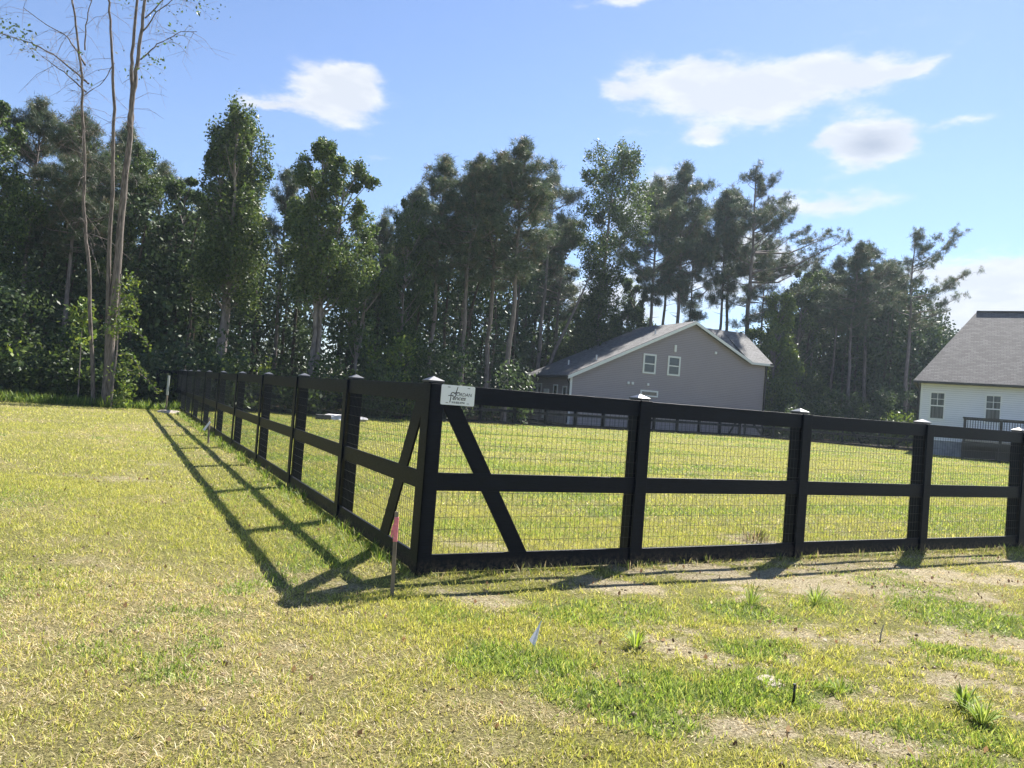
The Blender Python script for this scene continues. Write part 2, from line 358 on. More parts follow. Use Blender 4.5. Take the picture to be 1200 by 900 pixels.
def masks(x, y):
    """lush, bare, dry in 0..1 and how far into the wood"""
    n1 = fbm(x*.55, y*.55, 1); n2 = fbm(x*1.9, y*1.9, 7); n3 = fbm(x*6, y*6, 13)
    inside = smooth(0, .25, (x-C[0])*-DL[1]*-1*0 + np.minimum((x-C[0])*DR[0]+(y-C[1])*DR[1], (x-C[0])*DL[0]+(y-C[1])*DL[1]))
    lush = patch(x, y, LUSH, 21)
    bare = patch(x, y, BARE, 41)*.8; n4 = fbm(x*17, y*17, 63, 3)
    lush = np.clip(lush*smooth(.32, .6, n3*.35+n2*.25+n4*.4+.09) + .55*smooth(.60, .75, n2*.5+n1*.5), 0, 1)
    right = smooth(-.5, 2.0, x)*smooth(11, 7, y)*(1-inside)
    bare = np.clip(bare*smooth(.36, .56, n3*.35+n2*.35+n4*.3+.06) + (.85*right+.14)*smooth(.50, .66, n2*.4+n3*.35+n4*.25), 0, 1)*(1-lush*.8)
    front = smooth(8.5, 3.5, y)
    dry = np.clip(.13+.24*front + 1.5*(n1-.5)+ .9*(n2-.5) - .32*inside, 0, 1)
    n5 = fbm((x*DR[0]+y*DR[1])*.22, (x*DL[0]+y*DL[1])*.8, 57, 3)
    lush = np.clip(lush + inside*(.5*smooth(.45, .65, n5)+.15*smooth(.4, .6, n1)), 0, 1)
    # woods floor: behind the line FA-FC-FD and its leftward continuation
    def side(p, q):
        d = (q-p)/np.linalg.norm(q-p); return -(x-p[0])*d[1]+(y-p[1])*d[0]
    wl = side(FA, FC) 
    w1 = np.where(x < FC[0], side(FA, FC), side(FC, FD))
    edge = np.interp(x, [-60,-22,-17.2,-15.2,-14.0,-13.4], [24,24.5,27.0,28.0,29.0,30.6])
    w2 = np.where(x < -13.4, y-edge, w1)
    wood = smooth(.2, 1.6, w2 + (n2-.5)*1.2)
    return lush, bare, dry, wood, inside
def gz(x, y):
    x = np.asarray(x, dtype=float); y = np.asarray(y, dtype=float)
    return (fbm(x*.9, y*.9, 77, 2)-.5)*.03*smooth(2, 5, y)
# ------------------------------------------------------------------ ground
fx = np.concatenate([[-1500,-600,-250,-120,-70], np.arange(-45, -10, .35), np.arange(-10, 12, .11), np.arange(12, 48, .4), [70,120,250,600,1500]])
fy = np.concatenate([[-600,-150,-40,-12,-3], np.arange(0, 1.8, .3), np.arange(1.8, 12, .09), np.arange(12, 36, .3), np.arange(36, 70, .7), [80,100,140,250,600,2500]])
X, Y = np.meshgrid(fx, fy); x = X.ravel(); y = Y.ravel()
lush, bare, dry, wood, ins = masks(x, y)
z = gz(x, y) + .012*(fbm(x*8, y*8, 5, 3)-.5)*smooth(20, 8, np.hypot(x, y)) - .006*lush + .12*wood*(fbm(x*.4, y*.4, 8)-.3)
nx = len(fx); ny = len(fy)
i, j = np.meshgrid(np.arange(nx-1), np.arange(ny-1)); i = i.ravel(); j = j.ravel(); b0 = j*nx+i
GF = np.stack([b0, b0+1, b0+nx+1, b0+nx], -1)
m, nt2, b = newmat('lawn_soil')
nt = nt2
def attr(n): a = N(nt, 'ShaderNodeAttribute', attribute_name=n); return a.outputs['Fac']
def mix(fac, a, b):
    n = N(nt, 'ShaderNodeMix', data_type='RGBA')
    for k, v in (('Factor', fac), ('A', a), ('B', b)):
        if isinstance(v, tuple): n.inputs[k].default_value = (*v, 1)
        elif isinstance(v, float): n.inputs[k].default_value = v
        else: nt.links.new(v, n.inputs[k])
    return n.outputs['Result']
tcg = N(nt, 'ShaderNodeTexCoord')
def noi(s, d=6, rr=.6):
    n = N(nt, 'ShaderNodeTexNoise'); n.inputs['Scale'].default_value = s; n.inputs['Detail'].default_value = d; n.inputs['Roughness'].default_value = rr
    nt.links.new(tcg.outputs['Object'], n.inputs['Vector']); return n.outputs[0]
def ramp(v, a, b):
    n = N(nt, 'ShaderNodeMapRange', interpolation_type='SMOOTHSTEP'); nt.links.new(v, n.inputs[0]); n.inputs['From Min'].default_value = a; n.inputs['From Max'].default_value = b
    return n.outputs[0]
nf = noi(55, 8, .7); nm = noi(9); nf2 = noi(130, 4, .7)
base = mix(ramp(nf, .35, .65), (.09,.09,.028), (.30,.29,.09))
straw = mix(ramp(nf, .35, .65), (.16,.125,.06), (.44,.37,.19))
green = mix(ramp(nf, .35, .65), (.07,.10,.025), (.18,.23,.06))
soil = mix(ramp(nf, .38, .62), (.21,.165,.095), (.58,.50,.33))
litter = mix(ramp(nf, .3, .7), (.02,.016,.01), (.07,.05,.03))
def brk(a, k=1.3):
    t_ = N(nt, 'ShaderNodeMath', operation='MULTIPLY_ADD'); nt.links.new(nmf, t_.inputs[0]); t_.inputs[1].default_value = k
    u_ = N(nt, 'ShaderNodeMath', operation='SUBTRACT'); nt.links.new(a, u_.inputs[0]); u_.inputs[1].default_value = k/2; nt.links.new(u_.outputs[0], t_.inputs[2])
    return ramp(t_.outputs[0], .15, .75)
nmf = noi(14, 7, .7)
c = mix(attr('dry'), base, straw)
c = mix(brk(attr('lush'), 1.0), c, green)
c = mix(brk(attr('bare'), 1.4), c, soil)
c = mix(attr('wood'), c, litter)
nt.links.new(c, b.inputs['Base Color']); b.inputs['Roughness'].default_value = .95; b.inputs['Specular IOR Level'].default_value = .1
bp = N(nt, 'ShaderNodeBump'); bp.inputs['Strength'].default_value = 1.0; bp.inputs['Distance'].default_value = .05
nt.links.new(nf, bp.inputs['Height']); nt.links.new(bp.outputs[0], b.inputs['Normal'])
M['ground'] = m
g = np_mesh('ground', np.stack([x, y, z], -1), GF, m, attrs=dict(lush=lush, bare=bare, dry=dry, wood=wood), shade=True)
tag(g, kind='structure')

# ------------------------------------------------------------------ grass blades
rng = np.random.default_rng(5)
PAL = dict(straw=np.array([[.60,.51,.28],[.50,.41,.20],[.70,.62,.40]]), yg=np.array([[.44,.45,.11],[.36,.40,.085],[.54,.52,.16]]),
           green=np.array([[.17,.26,.05],[.25,.34,.08],[.32,.38,.11]]), dk=np.array([[.05,.11,.02]]))
def blades(n, y0, y1, length, width, wseg=1):
    y = np.sqrt(rng.random(n)*(y1**2-y0**2)+y0**2)
    xm = .80*y+1.2; x = (rng.random(n)*2-1)*xm
    lush, bare, dry, wood, ins = masks(x, y)
    clump = fbm(x*11, y*11, 91, 2)
    keep = (rng.random(n) > bare*.72) & (rng.random(n) > wood*.98) & (rng.random(n) < .35+1.0*smooth(.3, .6, clump)+.2*lush)
    # keep the posts' foot free
    x, y, lush, bare, dry, ins, clump = [a[keep] for a in (x, y, lush, bare, dry, ins, clump)]; n = len(x)
    t = rng.random(n)
    isl = t < lush*.85
    iss = (~isl) & (rng.random(n) < np.clip(dry+.15+bare*1.1, 0, .98))
    k = rng.integers(0, 3, n)
    c = PAL['yg'][k].copy(); c[iss] = PAL['straw'][k[iss]]; c[isl] = PAL['green'][k[isl]]
    c *= (.6+.75*rng.random(n))[:, None]
    L = length*(.4+1.2*rng.random(n))*(.55+.9*clump)*(1+.15*isl*lush)*(1-.5*bare)
    Wd = width*(.6+.8*rng.random(n))*(1+.5*isl)
    a = rng.random(n)*2*np.pi; L = L*(1+.0*a); tilt = np.where(iss, .9+.6*rng.random(n), .25+.95*rng.random(n))
    dx = np.cos(a)*np.sin(tilt)*L; dy = np.sin(a)*np.sin(tilt)*L; dz = np.cos(tilt)*L
    fa = rng.random(n)*np.pi*2; wx = np.cos(fa)*Wd/2; wy = np.sin(fa)*Wd/2
    z0 = gz(x, y)-.004
    p0 = np.stack([x-wx, y-wy, z0], -1); p1 = np.stack([x+wx, y+wy, z0], -1)
    m0 = np.stack([x+dx*.45-wx*.8, y+dy*.45-wy*.8, z0+dz*.65], -1); m1 = np.stack([x+dx*.45+wx*.8, y+dy*.45+wy*.8, z0+dz*.65], -1)
    tip = np.stack([x+dx, y+dy, z0+dz], -1)
    if wseg == 1:
        V = np.stack([p0, p1, tip], 1).reshape(-1, 3); F = np.arange(3*n).reshape(-1, 3)
        cc = np.repeat(c, 3, 0)
    else:
        V = np.stack([p0, p1, m1, m0, tip], 1).reshape(-1, 3); o = np.arange(n)[:, None]*5
        F = np.concatenate([o+np.array([0,1,2]), o+np.array([0,2,3]), o+np.array([3,2,4])])
        cc = np.repeat(c, 5, 0)
    return V, F, cc
sets = [blades(280000, 2.2, 5.5, .036, .0042, 2), blades(270000, 5.5, 10, .042, .0064), blades(200000, 10, 18, .048, .011), blades(190000, 18, 34, .05, .02), blades(120000, 34, 60, .06, .035)]
V = []; F = []; cc = []; b0 = 0
for a_, f_, c_ in sets: V.append(a_); F.append(f_+b0); cc.append(c_); b0 += len(a_)
g = np_mesh('grass', np.concatenate(V), np.concatenate(F), M['grass'], colr=np.concatenate(cc))
tag(g, 'short yellow green and straw coloured lawn grass', 'grass', kind='stuff')

def tuft_arrays(cx, cy, rad, n, L, Wd, cols, lean=.7, seed=0):
    rg = np.random.default_rng(seed)
    a = rg.random(n)*2*np.pi; r0 = rad*np.sqrt(rg.random(n))*.5
    x = cx+np.cos(a)*r0; y = cy+np.sin(a)*r0; z = np.zeros(n)
    ti = lean*(.25+rg.random(n)); LL = L*(.6+.6*rg.random(n))
    d = np.stack([np.cos(a)*np.sin(ti), np.sin(a)*np.sin(ti), np.cos(ti)], -1)*LL[:, None]
    w_ = np.stack([-np.sin(a), np.cos(a), np.zeros(n)], -1)*(Wd*(.6+.8*rg.random(n)))[:, None]/2
    p = np.stack([x, y, z], -1); md = p+d*.55; md[:, 2] += LL*.10; tp = p+d
    tp[:, 2] -= LL*.12*np.sin(ti)
    V = np.stack([p-w_*.6, p+w_*.6, md+w_, md-w_, tp], 1).reshape(-1, 3); o = np.arange(n)[:, None]*5
    F = np.concatenate([o+np.array([0,1,2]), o+np.array([0,2,3]), o+np.array([3,2,4])])
    c = np.asarray(cols)[rg.integers(0, len(cols), n)]*(.8+.4*rg.random(n))[:, None]
    return V, F, np.repeat(c, 5, 0)
for i, (wx, wy, rad, n, L, Wd, lab) in enumerate([
    (.90,4.72,.05,60,.15,.009,'bright green weed rosette alone in the bare soil patch right of the small white flag'),
    (2.60,4.12,.05,55,.14,.010,'yellow green weed tuft, the farther of the close pair at lower right'),
    (2.58,3.93,.05,60,.15,.011,'bright yellow green weed tuft, the nearer of the close pair at lower right'),
    (1.95,4.20,.04,30,.09,.009,'small green weed tuft between the dark peg and the pair of bright tufts'),
    (2.66,6.25,.07,60,.16,.008,'spiky green weed tuft in pale soil in front of the third fence panel'),
    (2.05,6.05,.06,45,.18,.007,'tall thin upright weed standing beyond the lush grass patches on the right')]):
    V, F, c_ = tuft_arrays(0, 0, rad, n, L, Wd, PAL['green'].tolist()+[[.24,.34,.05]], .95, 30+i)
    o = np_mesh('weed', V, F, M['grass'], colr=c_); o.location = (wx, wy, 0)
    tag(o, lab, 'weed', 'weeds in the front lawn')

# ------------------------------------------------------------------ fences
H = 1.57
def post_meshes():
    mp = MB().box(-.065, .065, -.065, .065, -.3, 1.585); return mp
post0 = None
def mk_post(parent, loc, rz):
    global post0
    if post0 is None:
        post0 = MB().box(-.065, .065, -.065, .065, -.3, 1.583).build('post', M['paint'], parent, bevel=.004)
        MB().pyramid(0, 0, .073, 1.584, 1.598, 1.634).build('post_cap', M['cap'], post0)
        post0.location = loc; post0.rotation_euler = (0, 0, rz); return post0
    return dup(post0, parent, loc, rz)

def run(parent, P, d, n, stations, s_begin, s_end, mats, zt=(1.42,.685,.015), bh=.15, wires=(.0508,.1016), wr=.0011, first_post=True, skip_wire=False, strips=True, wob=0):
    """boards on the outer face; n = outward unit vector; positions relative to parent location (C)"""
    d = np.asarray(d); n = np.asarray(n)
    rz = math.atan2(d[1], d[0])
    def pt(s, q, z): p = P + d*s - n*q; return (p[0], p[1], z)
    st = list(stations)
    for k, s in enumerate(st):
        if k == 0 and not first_post: continue
        p = pt(s, .12, 0); mk_post(parent, p, rz+random.uniform(-.01, .01))
    rr = random.Random(11)
    for k in range(len(st)-1):
        for zb in zt:
            j0 = rr.uniform(-.007, .007); j1 = rr.uniform(-.007, .007)
            a0 = st[k] if k else s_begin; a1 = st[k+1] if k < len(st)-2 else s_end
            m_ = MB(); q0, q1 = .0235, .0465
            vs = []
            for s, jz in ((a0+.0015, j0), (a1-.0015, j1)):
                for q in (q0, q1):
                    for z in (zb+jz, zb+bh+jz): vs.append(pt(s, q, z))
            m_.add(vs, [(0,1,3,2),(4,6,7,5),(0,4,5,1),(2,3,7,6),(1,5,7,3),(0,2,6,4)])
            m_.build('board', M['paint'], parent, bevel=.003)
        if not skip_wire:
            m_ = MB(); s0 = st[k]+.02; s1 = st[k+1]-.02; q = .0485
            nv = max(1, int((s1-s0)/wires[0]))
            for a in range(nv+1):
                s = s0+(s1-s0)*a/nv
                m_.bar(pt(s, q, .05), pt(s+.001, q, 1.50), wr*2, wr*2, up=(*d, 0))
            nh = int(1.44/wires[1])
            for a in range(nh+1):
                z = .06+a*wires[1]*1.0
                m_.bar(pt(s0, q+.0025, z), pt(s1, q+.0025, z), wr*2.4, wr*2.4)
            m_.build('wire_mesh', M['wire'], parent)
    if strips:
        for k, s in enumerate(st):
            w0 = -.0 if (k == 0 and not first_post) or (k == 0 and strips == 'corner') else -.07
            if k == 0 and strips == 'corner': a, b2 = .0, .127
            else: a, b2 = s-.066, s+.066
            m_ = MB(); vs = []
            for ss in (a, b2):
                for q in (0.0, .0225):
                    for z in (-.1, 1.572): vs.append(pt(ss, q, z))
            m_.add(vs, [(0,1,3,2),(4,6,7,5),(0,4,5,1),(2,3,7,6),(1,5,7,3),(0,2,6,4)])
            m_.build('batten', M['paint'], parent, bevel=.003)
def brace(parent, P, d, n, s0, z0, s1, z1, q=.075, w=.145, t=.04):
    a = P+np.asarray(d)*s0-np.asarray(n)*q; b = P+np.asarray(d)*s1-np.asarray(n)*q
    A = Vector((a[0], a[1], z0)); B = Vector((b[0], b[1], z1)); ax = Vector((d[0], d[1], 0))
    # ends cut level
    hw = w/2/abs((B-A).normalized().z)
    nn = Vector((n[0], n[1], 0))*t/2
    vs = [A-ax*hw-nn, A+ax*hw-nn, A+ax*hw+nn, A-ax*hw+nn, B-ax*hw-nn, B+ax*hw-nn, B+ax*hw+nn, B-ax*hw+nn]
    MB().add(vs, [(0,3,2,1),(4,5,6,7),(0,1,5,4),(1,2,6,5),(2,3,7,6),(3,0,4,7)]).build('brace', M['paint'], parent, bevel=.003)

fen = empty('fence', (C[0], C[1], 0))
tag(fen, 'black board and wire mesh fence turning a braced corner in the foreground', 'fence')
O = np.zeros(2)
NR = np.array([DR[1], -DR[0]]); NL = np.array([-DR[0], -DR[1]])
SR = [.07, 2.22, 4.44, 6.62, 8.76, 10.95, 13.1, 15.3]
SL = [.07, 2.56, 5.18, 8.0, 11.1, 14.25, 17.45, 20.6, 23.5, 25.9, 27.9, 29.3]
run(fen, O, DR, NR, SR, .024, SR[-1], M, strips='corner')
# the left run shares the corner post
run(fen, O, DL, NL, [.07]+SL[1:], .0475, SL[-1], M, first_post=False, strips='corner')
brace(fen, O, DR, NR, .19, 1.43, 1.03, .03, q=.0355, t=.019)
brace(fen, O, DL, NL, .27, 1.43, 1.02, .03, q=.0355, t=.019, w=.195)

# back fence, beyond the lawn
bk = empty('fence', (FA[0], FA[1], 0))
tag(bk, 'black board fence along the far edge of the lawn below the taupe house', 'fence')
dB = (FC-FA)/np.linalg.norm(FC-FA); LB = np.linalg.norm(FC-FA); nB = np.array([dB[1], -dB[0]])
nb = 17
run(bk, O, dB, nB, [LB*i_/nb for i_ in range(nb+1)], 0, LB, M, wires=(.25,.2), wr=.004, strips=True)
PC = FC-FA; dC = (FD-FC)/np.linalg.norm(FD-FC); LC = np.linalg.norm(FD-FC); nC = np.array([dC[1], -dC[0]])
run(bk, PC, dC, nC, [.3]+[LC*i_/5 for i_ in range(1, 6)], .1, LC, M, wires=(.25,.2), wr=.004, strips=True)
brace(bk, PC, dB, nB, -.3, 1.4, -1.5, .05, q=-.04); brace(bk, PC, dC, nC, .5, 1.4, 1.7, .05, q=-.04)
brace(bk, PC, dC, nC, LC*.6+.2, 1.4, LC*.6+1.4, .05, q=-.04); brace(bk, PC, dC, nC, LC-.2, 1.4, LC-1.5, .05, q=-.04)

# ------------------------------------------------------------------ sign on the corner
sg = empty('fence_sign', (0, 0, 0))
p = C+DR*.095+NR*.004
rzR = math.atan2(DR[1], DR[0])
sg.location = (p[0], p[1], 1.405); sg.rotation_euler = (0, 0, rzR)
tag(sg, 'white rectangular fence company sign screwed to the top board at the corner', 'sign')
M['sign'] = simple('sign_white', (.85,.87,.88), .45, .4); M['ink'] = simple('ink', (.01,.01,.012), .5)
# rounded plate
pts = []
SW, SH, rc = .305, .165, .012
for cx, cy, a0 in ((SW-rc, rc, -90), (SW-rc, SH-rc, 0), (rc, SH-rc, 90), (rc, rc, 180)):
    for k in range(5):
        a = R(a0+k*22.5); pts.append((cx+rc*math.cos(a), 0, cy+rc*math.sin(a)))
MB().prism(pts, (0, .003, 0)).build('plate', M['sign'], sg)
def stroke(pts, w, name):
    m_ = MB()
    P_ = [Vector((a, 0, b)) for a, b in pts]
    L_, R_ = [], []
    for k, q in enumerate(P_):
        d = (P_[min(k+1, len(P_)-1)]-P_[max(k-1, 0)]).normalized(); nn = Vector((-d.z, 0, d.x))
        ww = w[k] if isinstance(w, (list, tuple)) else w
        L_.append(q+nn*ww/2); R_.append(q-nn*ww/2)
    n_ = len(P_); y0 = Vector((0,-.0012,0))
    m_.add([v+y0 for v in L_]+[v+y0 for v in R_], [(k, k+1, n_+k+1, n_+k) for k in range(n_-1)])
    return m_
def arc(cx, cz, rx, rz_, a0, a1, n_=14): return [(cx+rx*math.cos(R(a0+(a1-a0)*k/n_)), cz+rz_*math.sin(R(a0+(a1-a0)*k/n_))) for k in range(n_+1)]
def addm(A, B): A.add(B.v, B.f); return A
lg = stroke([(.146,.152),(.140,.130),(.132,.100)]+arc(.116,.084,.016,.016,20,-160,8), [.006,.007,.008]+[.007]*6+[.005]*3, '')      # J
addm(lg, stroke([(.118,.102),(.165,.107)], .006, ''))                                      # cross bar of the J
lg.build('initial_letter', M['ink'], sg)
lg = (stroke([(.124,.094)]+arc(.106,.088,.018,.016,40,170,8)+[(.088,.060),(.082,.020)], .0075, ''))   # f
addm(lg, stroke([(.064,.077),(.112,.082)], .006, ''))
lg.build('initial_letter', M['ink'], sg)
for a, b_2 in (((.055,.147),(.078,.147)),((.235,.147),(.258,.147)),((.045,.018),(.068,.018)),((.235,.018),(.258,.018))):
    stroke([a, b_2], .004, '').build('slot', M['ink'], sg)
def text(s, size, x, zz, shear=.25, name='lettering', parent=sg, sx=1, bold=0):
    cu = bpy.data.curves.new(name, 'FONT'); cu.body = s; cu.size = size; cu.shear = shear; cu.offset = bold; cu.space_character = .95
    t = bpy.data.objects.new(name, cu); col.objects.link(t)
    dg = bpy.context.evaluated_depsgraph_get(); me = bpy.data.meshes.new_from_object(t.evaluated_get(dg))
    bpy.data.objects.remove(t); o = bpy.data.objects.new(name, me); col.objects.link(o); me.materials.append(M['ink'])
    o.parent = parent; o.rotation_euler = (R(90), 0, 0); o.location = (x, -.0015, zz); o.scale = (sx, 1, 1); return o
text('ORDAN', .040, .133, .078, .15, sx=1.02)
text('ences', .050, .100, .044, .3, sx=1.12, bold=.0004)
text('919-820-4794', .022, .098, .015, 0, sx=1.0, bold=.0004)

# ------------------------------------------------------------------ stakes, flag, stones
M['stake'] = simple('weathered_wood', (.22,.18,.14), .85, .2, noise=.35, scale=20, stretch=(1,1,.2), bump=.3)
M['pink'] = simple('pink_tape', (.75,.22,.27), .5, .4, noise=.25, scale=30)
M['white'] = simple('white_plastic', (.75,.75,.80), .5, .4)
M['stone'] = simple('pale_stone', (.36,.31,.26), .9, .2, noise=.3, scale=6, bump=.6)
st = empty('survey_stake', (-.745, 5.43, 0))
tag(st, 'thin grey wooden survey stake with pink tape in front of the corner post', 'stake')
MB().bar((0,0,-.1), (-.018,.01,.615), .027, .012, up=(0,1,0)).build('shaft', M['stake'], st, bevel=.002)
m_ = MB(); 
for k in range(5):
    z = .40+k*.035; m_.bar((-.0105-z*.003,.005,z), (-.0105-z*.003-.001,.006,z+.036), .031, .0165, up=(0,1,0))
m_.build('tape', M['pink'], st, bevel=.002)
m_ = MB().prism([(-.026,-.012,.55),(-.040,-.02,.50),(-.046,-.016,.44),(-.038,-.012,.43),(-.026,-.012,.46)], (0,.002,0)); m_.build('tape_tail', M['pink'], st)
st = empty('survey_stake', (-6.5, 16.33, 0))
tag(st, 'thin wooden stake with white ribbon beside the left fence run', 'stake')
MB().bar((0,0,-.1), (-.03,.01,.57), .036, .03, up=(0,1,0)).build('shaft', M['stake'], st)
MB().prism([(-.01,-.02,.50),(.02,-.02,.47),(-.09,-.03,.28),(-.14,-.03,.30)], (0,.003,0)).build('ribbon', M['white'], st)
st = empty('marker_post', (-12.93, 28.2, 0))
tag(st, 'slim post with white upper half at the far left end of the fence', 'marker post')
MB().bar((0,0,.62), (.01,0,1.36), .075, .03, up=(0,1,0)).build('white_sleeve', simple('dull_white', (.42,.44,.42), .6), st)
MB().bar((0,0,-.1), (0,0,.62), .055, .025, up=(0,1,0)).build('shaft', M['stake'], st)
mfl, ntf, bf = newmat('white_film'); bf.inputs['Base Color'].default_value = (.88,.86,.9,1); bf.inputs['Transmission Weight'].default_value = 0
trf = ntf.nodes.new('ShaderNodeBsdfTranslucent'); trf.inputs[0].default_value = (.85,.84,.88,1); mxf = ntf.nodes.new('ShaderNodeMixShader'); mxf.inputs[0].default_value = .5
ntf.links.new(bf.outputs[0], mxf.inputs[1]); ntf.links.new(trf.outputs[0], mxf.inputs[2]); ntf.links.new(mxf.outputs[0], ntf.nodes['Material Output'].inputs['Surface']); M['film'] = mfl
fl = empty('survey_flag', (.255, 4.52, 0)); tag(fl, 'small white folded survey flag on a wire in the front lawn', 'flag')
M['flagwire'] = simple('pale_green_wire', (.45,.55,.5), .4)
MB().tube([(0,0,-.05),(.006,0,.07),(.03,.01,.175)], .0032, 6).build('wire_stem', M['flagwire'], fl)
m_ = MB().add([(.030,.006,.176),(-.036,-.035,.068),(-.006,-.05,.045),(.012,.0,.055),(.022,.002,.12)], [(0,1,2),(0,2,3,4)])
o = m_.build('flag_sheet', M['film'], fl); sm = o.modifiers.new('solid', 'SOLIDIFY'); sm.thickness = .0012
pg = empty('peg', (1.615, 3.99, 0)); tag(pg, 'short dark upright peg stuck in the front lawn at lower right', 'peg')
MB().tube([(0,0,-.03),(.002,0,.06),(.001,0,.098)], [.008,.007,.006], 7).build('shaft', M['dark_gutter'], pg, smooth=True)
MB().tube([(.001,0,.098),(.001,0,.106)], [.009,.008], 7).build('head', M['dark_gutter'], pg)
tw = MB().tube([(0,0,-.02),(.006,.002,.05),(.022,.004,.11)], [.006,.005,.003], 6).build('twig', M['stone'])
tw.location = (2.72,5.29,0); tag(tw, 'short pale stick poking up between grass patches at right', 'stick')

def rock(name, loc, sx, sy, sz, mat, lab, cat, seed=1, flat=0):
    import bmesh
    bm = bmesh.new(); bmesh.ops.create_icosphere(bm, subdivisions=3, radius=1)
    rr = random.Random(seed)
    from mathutils import noise
    for v in bm.verts:
        d = noise.noise(v.co*1.6+Vector((seed*3.1, 0, 0)))*.45
        v.co = v.co*(1+d); v.co.x *= sx; v.co.y *= sy; v.co.z = max(-.3, min(1, v.co.z*1.3))*sz
    me = bpy.data.meshes.new(name); bm.to_mesh(me); bm.free(); me.materials.append(mat)
    o = bpy.data.objects.new(name, me); col.objects.link(o); o.location = loc; tag(o, lab, cat); return o
rock('stone', (1.60,4.30,.0), .085, .10, .010, M['stone'], 'flat pale stone in the grass behind the dark peg', 'stone', 4)
rock('stone', (-12.4,27.3,.0), .42, .30, .10, M['stone'], 'large pale flat stone at the far left end of the fence', 'stone', 6)
M['rubble'] = simple('white_rubble', (.7,.68,.68), .9, .2, noise=.25, scale=4, bump=.8)
rock('rubble_pile', (-7.15,32.3,.0), .85, .5, .22, M['rubble'], 'low white pile of rubble at the back edge of the fenced lawn', 'rubble pile', 9)
bl = MB().box(-.32,.30,-.18,.18,-.05,.21).build('concrete_block', simple('grey_concrete', (.09,.09,.088), .9, .2, noise=.3, bump=.4), bevel=.03)
bl.location = (-7.75,31.3,0); bl.rotation_euler = (0,0,.3); tag(bl, 'dark grey block lying left of the white rubble pile', 'block')
V, F, c_ = tuft_arrays(0, 0, .30, 160, .16, .008, [[.16,.12,.06],[.28,.22,.12],[.12,.14,.04]], 1.3, 77)
o = np_mesh('dead_tuft', V, F, M['grass'], colr=c_); o.location = (3.1, 9.15, 0); tag(o, 'brown dead tuft in bare soil just behind the second right fence panel', 'dead tuft')

# rough growth along the feet of the fence boards
parts = []; rr = random.Random(8); b0 = 0; V = []; F = []; cc = []
def add_tuft(*a):
    global b0
    v, f, c_ = tuft_arrays(*a); V.append(v); F.append(f+b0); cc.append(c_); b0 += len(v)
for k in range(150):
    s = rr.uniform(0, 10.5); p = C+DR*s+NR*rr.uniform(.02, .16)
    add_tuft(p[0], p[1], .07, rr.randint(6, 14), rr.uniform(.05, .13), .005, [[.40,.34,.18],[.20,.24,.06],[.30,.26,.12],[.14,.2,.04]], 1.0, k)
for k in range(330):
    s = rr.uniform(0, 1)**.8*28; p = C+DL*s+NL*rr.uniform(.02, .22)
    add_tuft(p[0], p[1], .09, rr.randint(8, 18), rr.uniform(.08, .17), .006+.0004*s, [[.12,.2,.03],[.20,.28,.05],[.30,.30,.10],[.17,.24,.05]], .9, 400+k)
g = np_mesh('long_grass', np.concatenate(V), np.concatenate(F), M['grass'], colr=np.concatenate(cc))
tag(g, 'untrimmed longer grass along the foot of the fence', 'grass', kind='stuff')

# ------------------------------------------------------------------ houses
def window(parent, x0, x1, z0, z1, y=0, grid=None, name='window', drape=False, fr=.09, rail=True):
    f_ = MB(); t = .05
    f_.box(x0, x0+fr, y-t, y+.0, z0, z1).box(x1-fr, x1, y-t, y+.0, z0, z1)
    f_.box(x0+fr, x1-fr, y-t, y+.0, z1-fr, z1).box(x0+fr, x1-fr, y-t, y+.0, z0, z0+fr)
    zc = (z0+z1)/2
    if rail: f_.box(x0+fr, x1-fr, y-t+.012, y, zc-.035, zc+.035)
    if grid:
        xm = (x0+x1)/2
        f_.box(xm-.015, xm+.015, y-.03, y-.008, zc+.036, z1-fr-.001)
        f_.box(x0+fr+.001, xm-.016, y-.03, y-.008, (zc+z1)/2-.03, (zc+z1)/2); f_.box(xm+.016, x1-fr-.001, y-.03, y-.008, (zc+z1)/2-.03, (zc+z1)/2)
    fo = f_.build(name, M['white_trim'], parent)
    MB().box(x0+fr+.001, x1-fr-.001, y-.006, y-.003, z0+fr+.001, z1-fr-.001).build('pane', M['glassd' if drape else 'glass'], fo)
    return fo
# curtains seen through glass: streaky glass
mm, nt, bb = newmat('glass_with_curtain')
tcx = N(nt, 'ShaderNodeTexCoord'); wv = N(nt, 'ShaderNodeTexNoise'); mpx = N(nt, 'ShaderNodeMapping'); mpx.inputs['Scale'].default_value = (9,1,.35)
nt.links.new(tcx.outputs['Object'], mpx.inputs[0]); nt.links.new(mpx.outputs[0], wv.inputs['Vector']); wv.inputs['Scale'].default_value = 1.3
crx = N(nt, 'ShaderNodeValToRGB'); crx.color_ramp.elements[0].color = (.02,.028,.03,1); crx.color_ramp.elements[1].color = (.09,.11,.12,1)
crx.color_ramp.elements[0].position = .38; crx.color_ramp.elements[1].position = .62
nt.links.new(wv.outputs[0], crx.inputs[0]); nt.links.new(crx.outputs[0], bb.inputs['Base Color']); bb.inputs['Roughness'].default_value = .08; bb.inputs['Specular IOR Level'].default_value = .3
M['glassd'] = mm

